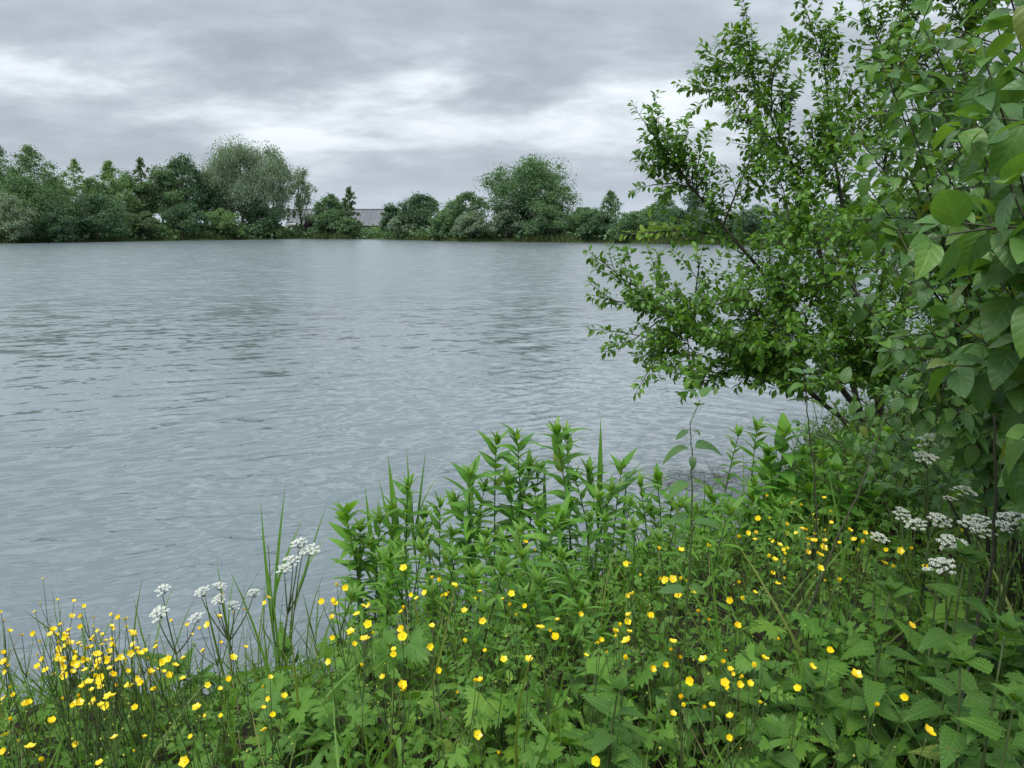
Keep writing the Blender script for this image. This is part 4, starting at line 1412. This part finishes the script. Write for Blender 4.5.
def buttercup(fl, label, group):
    """fl: flower positions in space that share one root"""
    c = np.mean(fl, axis=0)
    bx, by = c[0] + U(-0.04, 0.04), min(c[1] + U(-0.02, 0.10), float(ys(c[0])) - 0.05)
    base = np.array([bx, by, float(gh(bx, by))])
    root = thing('buttercup', base, label, 'buttercup', group)
    low = c - base
    fork = np.array([low[0] * 0.55, low[1] * 0.55, low[2] * U(0.5, 0.68)])
    g = G()
    g.tube(bez((0, 0, -0.03), (fork[0] * 0.2, fork[1] * 0.2, fork[2] * 0.6), fork, 6), np.linspace(0.0024, 0.0017, 6), 5)
    ends = []
    for p in fl:
        q = p - base
        g.tube(bez(fork, fork + (q - fork) * np.array([0.65, 0.65, 0.45]), q, 6), np.linspace(0.0016, 0.001, 6), 5)
        ends.append(q)
    for k in range(random.randint(1, 2)):
        q = fork + np.array([U(-0.07, 0.07), U(-0.06, 0.06), U(0.03, 0.14)])
        g.tube(bez(fork, fork + (q - fork) * np.array([0.7, 0.7, 0.4]), q, 5), np.linspace(0.0014, 0.0009, 5), 4)
        link('bud', BUD, root, mat4(np.eye(3), q, U(0.8, 1.2)))
    link('stem', g.mesh('stem', M['herb_stem']), root)
    for q in ends:
        up = nrm(np.array([U(-0.7, 0.6), U(-1.3, 0.4), 1.0]))
        Rm = frames(nrm(np.cross(up, rv()))[None], up[None])[0]
        link('flower', random.choice(FLOWERS), root, mat4(Rm, q, U(0.55, 1.08) * (0.80 if base[0] < -0.6 else 0.92)))
    for k in range(random.randint(2, 4)):
        a = U(0, 6.28)
        h = U(0.05, 0.55) * fork[2]
        d = np.array([math.cos(a), math.sin(a), U(0.1, 0.6)])
        p = fork * (h / fork[2])
        link('leaf', random.choice(LM_TERN), root, mat4(frames(d[None], np.array([[0, 0, 1.0]]))[0], p, U(0.035, 0.065)))


def zone(px, py):
    if px < 175 and py < 700:
        return 'in the dense yellow drift at the left water edge', 'buttercups of the left drift'
    if px < 320 and py < 665:
        return 'among the white umbels left of the leafy crowd', 'buttercups by the left umbels'
    if px < 320:
        return 'in the low herbage at the lower left', 'buttercups of the lower left'
    if px < 520 and py < 660:
        return 'before the left half of the leafy waterside crowd', 'buttercups before the leafy crowd'
    if px < 640:
        return 'in the low leaves at the bottom centre', 'buttercups of the bottom centre'
    if px < 760 and py > 560:
        return 'beside the single thin upright shoot', 'buttercups round the upright shoot'
    if py < 600:
        return 'between the open water and the right white umbels', 'buttercups before the right umbels'
    return 'in the dark nettle leaves at the lower right', 'buttercups among the nettles'


used = [False] * len(spots)
words = {1: 'single-flowered buttercup', 2: 'two-flowered buttercup', 3: 'three-flowered buttercup', 4: 'four-flowered buttercup'}
for i, (x, y) in enumerate(spots):
    if used[i]:
        continue
    mem = [i]
    used[i] = True
    for j in range(i + 1, len(spots)):
        if not used[j] and abs(spots[j][0] - x) < 22 and abs(spots[j][1] - y) < 20 and len(mem) < 4:
            mem.append(j)
            used[j] = True
    Hf = U(0.44, 0.58) if x > 320 else U(0.42, 0.58)
    p0 = march(x, y, Hf)
    fl = [at(spots[j][0], spots[j][1], p0[1] + U(-0.05, 0.05)) for j in mem]
    zt, zg = zone(x, y)
    buttercup(fl, words[len(mem)] + ' ' + zt, zg)

# ------------------------------------------------------------------ white umbels


def umbel_mesh(seed, rad=0.042):
    r0 = np.random.default_rng(seed)
    w = G()
    s = G()
    n = 15
    fl = (np.array([(-0.5, -0.5, 0), (0.5, -0.45, 0.12), (0.5, 0.5, 0), (-0.45, 0.5, 0.12)], float), np.array([(0, 1, 2), (0, 2, 3)]), np.zeros((4, 2)))
    for i in range(n):
        a = i * 2.399
        q = rad * math.sqrt((i + 0.5) / n)
        c = np.array([q * math.cos(a), q * math.sin(a), -0.35 * q * q / rad + r0.normal() * 0.003])
        s.tube(bez((0, 0, -0.045), c * np.array([0.6, 0.6, 1]) + np.array([0, 0, -0.022]), c, 4), [0.0009, 0.0008, 0.0007, 0.0006], 3)
        m_ = 34
        rr_ = 0.0092 * np.sqrt(r0.random(m_))
        aa = r0.random(m_) * 6.283
        P = c + np.stack([rr_ * np.cos(aa), rr_ * np.sin(aa), 0.003 - rr_ * 0.25 + r0.normal(size=m_) * 0.0008], -1)
        w.scatter(fl, frames(r0.normal(size=(m_, 3)) * np.array([1, 1, 0.3]), np.array([0, 0, 1.0]) + r0.normal(size=(m_, 3)) * 0.35), P, 0.0031 * (0.8 + 0.5 * r0.random(m_)))
    return w.mesh('umbel', M['white']), s.mesh('umbel_rays', M['herb_stem'])


UMB = [umbel_mesh(s_) for s_ in (1, 2, 3)]


def umbel_plant(heads, label, group, leaves=4, base_px=None):
    """heads: (px, py, Y, size)"""
    pts = [at(*h[:3]) for h in heads]
    c = np.mean(pts, axis=0)
    bx, by = c[0], min(c[1], float(ys(c[0])) - 0.05)
    if base_px is not None:
        q = gpos(*base_px)
        bx, by = q[0], q[1]
    base = np.array([bx, by, float(gh(bx, by))])
    root = thing('umbel_plant', base, label, 'wildflower', group)
    g = G()
    lo = c - base
    fork = lo * np.array([0.5, 0.5, 0.58])
    g.tube(bez((0, 0, -0.04), (fork[0] * 0.2, fork[1] * 0.2, fork[2] * 0.5), fork, 7), np.linspace(0.0055, 0.004, 7), 6)
    for p, h in zip(pts, heads):
        q = p - base
        g.tube(bez(fork, fork + (q - fork) * np.array([0.7, 0.7, 0.4]), q - np.array([0, 0, 0.044 * h[3]]), 6), np.linspace(0.0035, 0.0018, 6), 5)
        a, b = random.choice(UMB)
        up = nrm(np.array([U(-0.3, 0.3), U(-0.5, 0.1), 1.0]))
        Rm = frames(nrm(np.cross(up, rv()))[None], up[None])[0]
        o = link('umbel', a, root, mat4(Rm, q, h[3] * 0.95))
        link('umbel_rays', b, o)
    link('stem', g.mesh('stem', M['herb_stem']), root)
    for k in range(leaves):
        a = U(0, 6.28)
        f = U(0.2, 1.0)
        d = np.array([math.cos(a), math.sin(a), U(0.15, 0.7)])
        link('leaf', random.choice(LM_PINN), root, mat4(frames(d[None], np.array([[0, 0, 1.0]]))[0], fork * f, U(0.13, 0.22)))


gu = 'white umbels at the left water edge'
umbel_plant([(298, 541, 3.0, 0.85), (309, 548, 3.0, 1.0), (292, 558, 2.95, 0.85), (284, 567, 2.95, 0.8)], 'white umbel plant with four heads leaning right over the water', gu, 2, base_px=(255, 3.0))
umbel_plant([(201, 590, 2.9, 0.8), (220, 584, 2.9, 0.7), (218, 598, 2.9, 0.8), (234, 603, 2.9, 0.7), (252, 591, 2.95, 0.75)], 'white umbel plant with five heads left of the slanting thin reed', gu, 3)
umbel_plant([(162, 588, 2.85, 0.75), (158, 612, 2.8, 0.9), (195, 616, 2.8, 0.75)], 'leftmost white umbel plant with feathery leaves above the buttercup drift', gu, 6)
gu = 'white umbels on the right'
umbel_plant([(930, 438, 2.55, 1.0), (926, 455, 2.5, 1.0), (965, 413, 2.7, 0.9)], 'highest white umbel plant on the right, in front of the low bush', gu, 4)
umbel_plant([(966, 489, 2.4, 0.95), (950, 497, 2.45, 0.6)], 'white umbel plant below the highest one on the right', gu, 4)
umbel_plant([(903, 512, 2.6, 0.8), (916, 522, 2.5, 0.95), (940, 518, 2.45, 1.0)], 'white umbel plant with three heads in a row on the right', gu, 4)
umbel_plant([(980, 517, 2.2, 1.05), (982, 527, 2.15, 1.0), (974, 523, 2.2, 0.9)], 'white umbel plant with the largest tight heads on the right', gu, 4)
umbel_plant([(1014, 516, 2.1, 1.05), (1022, 508, 2.15, 0.9), (1004, 524, 2.15, 0.7)], 'white umbel plant at the right edge beside the bare dark stem', gu, 4)
umbel_plant([(950, 541, 2.3, 0.95), (962, 543, 2.3, 0.6)], 'low white umbel plant under the row of three', gu, 4)
umbel_plant([(940, 563, 2.15, 1.1)], 'lowest white umbel plant on the right', gu, 4)
umbel_plant([(880, 536, 2.5, 0.75)], 'leftmost small white umbel of the right-hand group', gu, 4)


def seed_clock():
    p = at(59, 656, 2.75)
    base = np.array([p[0] + 0.03, p[1], float(gh(p[0] + 0.03, p[1]))])
    root = thing('seed_head', base, 'round white seed clock in the left buttercup drift', 'seed head')
    g = G()
    q = p - base
    g.tube(bez((0, 0, -0.03), (q[0] * .3, q[1] * .3, q[2] * .6), q, 6), 0.0017, 5)
    link('stem', g.mesh('stem', M['herb_stem']), root)
    f = G()
    v = nrm(rng.normal(size=(160, 3)))
    star = (np.array([(-0.3, 0.95, 0), (0.3, 0.95, 0), (0, 1, 0.3), (0, 1, -0.3), (0.015, 0, 0), (-0.015, 0, 0), (0, 0.97, 0)], float), np.array([(0, 6, 2), (1, 3, 6), (4, 6, 5), (0, 3, 6), (1, 6, 2)]), np.zeros((7, 2)))
    f.scatter(star, frames(v, rng.normal(size=(160, 3))), np.tile(q, (160, 1)), 0.017)
    link('clock', f.mesh('clock', M['fluff']), root)


seed_clock()

# ------------------------------------------------------------------ nettles


def nettle(px, py, Y, label, group, leaf=0.085, pairs=7):
    top = at(px, py, Y)
    bx, by = top[0] + U(-0.05, 0.05), Y + U(-0.04, 0.04)
    base = np.array([bx, by, float(gh(bx, by))])
    root = thing('nettle', base, label, 'nettle', group)
    t3 = top - base
    path = bez((0, 0, -0.04), (t3[0] * 0.2, t3[1] * 0.2, t3[2] * 0.55), t3, 8)
    g = G()
    g.tube(path, np.linspace(0.0045, 0.0022, 8), 6)
    link('stem', g.mesh('stem', M['herb_stem']), root)
    ph = U(0, 3)
    for k in range(4):
        a = ph + k * 1.6
        d = np.array([math.cos(a) * 0.6, math.sin(a) * 0.6, 0.8])
        link('leaf', random.choice(LM_NETTLE), root, mat4(frames(d[None], np.array([[0, -0.3, 1.0]]))[0], path[-1], leaf * U(0.4, 0.6)))
    for k in range(pairs):
        f = 0.97 - 0.115 * k
        if f < 0.15:
            break
        p = np.array([np.interp(f, np.linspace(0, 1, 8), path[:, c]) for c in range(3)])
        s = leaf * (0.72, 0.95, 1.05, 1.1, 1.05, 0.95, 0.85)[min(k, 6)] * U(0.9, 1.1)
        for sg in (0, 1):
            a = ph + k * math.pi / 2 + sg * math.pi + U(-0.2, 0.2)
            el = (0.7, 0.3, 0.05, -0.1, -0.2, -0.25, -0.3)[min(k, 6)] + U(-0.15, 0.15)
            d = np.array([math.cos(a) * math.cos(el), math.sin(a) * math.cos(el), math.sin(el)])
            link('leaf', random.choice(LM_NETTLE), root, mat4(frames(d[None], np.array([[0, -0.1, 1.0]]) + rv() * 0.12)[0], p + d * 0.012, s))


gn = 'nettles at the lower right'
for px, py, Y, lb, lf in [(1006, 628, 1.5, 'nearest nettle with large toothed leaves at the lower right edge', 0.095), (965, 555, 1.75, 'tall nettle left of the bare dark stem at the right edge', 0.10),
                          (890, 590, 1.9, 'tall nettle in front of the right-hand umbels', 0.09), (618, 690, 1.75, 'pale nettle at the bottom centre with four large leaves', 0.085),
                          (1015, 700, 1.4, 'lowest nettle in the bottom right corner', 0.09), (960, 660, 1.55, 'nettle left of the nearest one at the lower right', 0.095)]:
    nettle(px, py, Y, lb, gn, lf)
for k in range(30):
    px, py = U(760, 1080), U(610, 760)
    p = march(px, py, 0.34)
    nettle(px, py, p[1], 'dark nettle in the crowded lower right corner' if px > 880 else 'dark nettle right of the bottom centre', gn, U(0.085, 0.12), 6)
for k in range(8):
    px, py = U(560, 760), U(660, 760)
    p = march(px, py, 0.30)
    nettle(px, py, p[1], 'scattered nettle by the single upright shoot', 'nettles at the bottom centre', U(0.06, 0.08), 4)

# ------------------------------------------------------------------ lobed-leaved low plants


def lobed_plant(px, py, H, size, n, label, group):
    p = march(px, py, H)
    bx, by = p[0], p[1]
    base = np.array([bx, by, float(gh(bx, by))])
    root = thing('lobed_leaf_plant', base, label, 'plant', group)
    st = G()
    ph = U(0, 6)
    for k in range(n):
        a = ph + k * 2.4
        rr_ = U(0.04, 0.13) * size / 0.09
        tip = np.array([rr_ * math.cos(a), rr_ * math.sin(a), H * U(0.65, 1.05)])
        st.tube(bez((0, 0, -0.03), (tip[0] * 0.2, tip[1] * 0.2, tip[2] * 0.7), tip, 6), np.linspace(0.0028, 0.0018, 6), 5)
        d = np.array([math.cos(a), math.sin(a) - 0.35, U(-0.75, 0.25)])
        link('leaf', random.choice(LM_LOBED if size > 0.065 or k % 2 else LM_TERN + LM_PINN[:1]), root, mat4(frames(d[None], np.array([[0, -0.25, 1.0]]) + rv() * 0.35)[0], tip, size * U(0.75, 1.2)))
    link('stalks', st.mesh('stalks', M['herb_stem']), root)


gl = 'lobed-leaved plants of the lower centre'
for px, py, H, size, n, lb in [(400, 645, 0.34, 0.085, 5, 'large-leaved lobed plant below the left buttercups of the leafy crowd'), (590, 690, 0.32, 0.085, 5, 'large-leaved lobed plant behind the pale nettle'),
                               (650, 655, 0.36, 0.085, 5, 'grey-green lobed plant left of the single upright shoot'), (790, 665, 0.36, 0.09, 5, 'large pale lobed leaves right of the single upright shoot'),
                               (500, 690, 0.28, 0.075, 6, 'lobed plant at the bottom, in front of the forward leafy plant'), (810, 610, 0.38, 0.08, 4, 'lobed plant under the leaning bare stem'),
                               (540, 720, 0.22, 0.07, 7, 'finely cut lobed plant at the bottom centre')]:
    lobed_plant(px, py, H, size, n, lb, gl)
for k in range(64):
    px, py = U(270, 900), U(625, 790)
    lobed_plant(px, py, U(0.14, 0.32), U(0.035, 0.062), random.randint(5, 8),
                ('small lobed-leaved plant in the low herbage left of centre' if px < 480 else 'small lobed-leaved plant in the low herbage at the bottom centre' if px < 680
                 else 'small lobed-leaved plant in the shade right of the upright shoot'), gl)

# ------------------------------------------------------------------ what nobody could count: grass, low leaves, dark streaks for reflections


def bank_points(n, x0, x1, y0, y1, H=0.0):
    out = []
    while len(out) < n:
        px, py = U(x0, x1), U(y0, y1)
        d = ray(px, py)
        p = march(px, py, H)
        if p[1] < float(ys(p[0])) - 0.02:
            out.append(p)
    return np.array(out)


def low_cover():
    g = G()
    n = 48000
    X = rng.uniform(-4.5, 6.0, n * 2)
    Yv = rng.uniform(0.6, 9.0, n * 2)
    keep = (Yv < ys(X) - 0.02 + 0.1 * rng.random(n * 2)) & (rng.random(n * 2) < np.clip(1.6 / (Yv * 0.35), 0.15, 1)) & (np.abs(X) < 0.8 * Yv + 1.2)
    keep &= rng.random(n * 2) < 0.72 + 0.5 * np.sin(X * 5.3 + 2 * np.sin(Yv * 2.1)) * np.sin(Yv * 4.7 + X)
    X, Yv = X[keep], Yv[keep]
    g0 = gh(X, Yv)
    d = np.maximum(ys(X) - Yv, 0)
    hmax = np.where(X < -0.7, 0.22, 0.36) * np.clip(0.35 + d, 0.35, 1)
    Z = g0 + 0.01 + hmax * rng.random(len(X)) ** 1.3
    m_ = len(X)
    D = rng.normal(size=(m_, 3)) * np.array([1, 1, 0.5]) + np.array([0, 0, 0.25])
    Fr = frames(D, np.array([0, -0.2, 1.0]) + rng.normal(size=(m_, 3)) * 0.55)
    Pc = np.stack([X, Yv, Z], -1)
    kind = rng.random(m_) + 0.18 * np.sin(X * 4.1 + 1) * np.sin(Yv * 3.3)
    for lo_, hi_, tp, a, b_ in ((-9, 0.30, T_LOW, 0.014, 0.034), (0.30, 0.52, T_LOWOV, 0.02, 0.05), (0.52, 0.80, T_LOWPIN, 0.05, 0.11), (0.80, 9, T_LANCE[1], 0.03, 0.09)):
        q = np.where((kind >= lo_) & (kind < hi_))[0]
        g.scatter(tp, Fr[q], Pc[q], rng.uniform(a, b_, len(q)) * np.where(X[q] < -0.7, 0.85, 1.0))
    tag(link('low_herbage', g.mesh('low_herbage', M['cover'])), 'low mixed leaves carpeting the near bank', 'herbage', kind='stuff')
    # stalks and runners below the leaves
    print('cover', len(X))


low_cover()


def bank_grass():
    g = G()
    n = 26000
    X = rng.uniform(-4.5, 6.0, n)
    Yv = rng.uniform(1.5, 9.0, n)
    keep = (Yv < ys(X) + 0.05) & (rng.random(n) < np.clip(1.8 / (Yv * 0.4), 0.2, 1)) & (np.abs(X) < 0.8 * Yv + 1.2)
    X, Yv = X[keep], Yv[keep]
    m_ = len(X)
    D = rng.normal(size=(m_, 3)) * 0.33 + np.array([0, -0.05, 1.0])
    hh = rng.uniform(0.12, 0.45, m_) * np.where(rng.random(m_) < 0.10, 1.7, 1.0)
    g.scatter(T_BLADE, frames(D, rng.normal(size=(m_, 3))), np.stack([X, Yv, gh(X, Yv) - 0.01], -1), hh)
    tag(link('bank_grass', g.mesh('bank_grass', M['grass'])), 'thin grass blades growing through the bank herbage', 'grass', kind='stuff')
    print('grass', m_)


bank_grass()


def dead_stalks():
    g = G()
    n = 900
    X = rng.uniform(-3.0, 4.0, n)
    Yv = rng.uniform(1.2, 6.0, n)
    for x, y in zip(X, Yv):
        if y > ys(x) - 0.05 or abs(x) > 0.8 * y + 0.5:
            continue
        p = np.array([x, y, float(gh(x, y))])
        d = nrm(rv() * np.array([1, 1, 0.5]) + np.array([0, 0, U(0, 0.9)]))
        l = U(0.12, 0.42)
        g.tube(bez(p, p + d * l * 0.5 + rv() * 0.02, p + d * l + np.array([0, 0, -0.05 * l]), 4), np.linspace(0.0022, 0.001, 4), 4)
    m = plain_mat('dry_stalk', (0.16, 0.12, 0.07), (0.26, 0.21, 0.13), 0.8, 30)
    tag(link('dead_stalks', g.mesh('dead_stalks', m)), 'dry brown stalks lying among the bank plants', 'litter', kind='stuff')


dead_stalks()


def reflection_streaks():  # flat dark blades stand in for dark ripple reflections and for stems
    g = G()
    Ps, Ds = [], []
    for k in range(46):
        d = ray(U(668, 830), U(470, 550))
        t_ = CZ / -d[2]
        c = np.array([d[0] * t_, d[1] * t_, 0.0])
        if c[1] < ys(c[0]) - 0.1:
            continue
        m_ = 26
        Ps.append(c + rng.normal(size=(m_, 3)) * np.array([0.22, 0.07, 0.0]) + np.array([0, 0, 0.006]) * rng.random((m_, 1)))
        dd = rng.normal(size=(m_, 3)) * np.array([1, 0.7, 0.06])
        Ds.append(dd)
    Ps = np.concatenate(Ps)
    Ds = np.concatenate(Ds)
    g.scatter(T_WIDEBLADE[0], frames(Ds, np.array([0, 0, 1.0]) + rng.normal(size=Ps.shape) * 0.15), Ps + np.array([0, 0, 0.012]), rng.uniform(0.08, 0.26, len(Ps)))
    tag(link('reflection_streaks', g.mesh('reflection_streaks', M['dark_streak'])), 'dark streaks for ripple reflections and stems beside the upright shoot', 'reflection_streaks', kind='stuff')


reflection_streaks()


# ------------------------------------------------------------------ tell look-alikes apart by their order from the left


def ordinal(n):
    one = ['', 'first', 'second', 'third', 'fourth', 'fifth', 'sixth', 'seventh', 'eighth', 'ninth', 'tenth', 'eleventh', 'twelfth', 'thirteenth', 'fourteenth', 'fifteenth',
           'sixteenth', 'seventeenth', 'eighteenth', 'nineteenth', 'twentieth']
    if n <= 20:
        return one[n]
    return ['', '', 'twenty', 'thirty', 'forty', 'fifty', 'sixty', 'seventy'][n // 10] + '-' + one[n % 10] if n % 10 else ['', '', '', 'thirtieth', 'fortieth', 'fiftieth', 'sixtieth', 'seventieth'][n // 10]


by_label = {}
for o in col.objects:
    if o.parent is None and 'label' in o and 'category' in o:
        by_label.setdefault(o['label'], []).append(o)
for lb, obs in by_label.items():
    if len(obs) < 2:
        continue
    obs.sort(key=lambda o: o.location[0] / (o.location[1] * CP - (o.location[2] - CZ) * SP))
    for k, o in enumerate(obs):
        o['label'] = lb + ', ' + (ordinal(k + 1) + ' from the left' if k < len(obs) - 1 else 'rightmost')
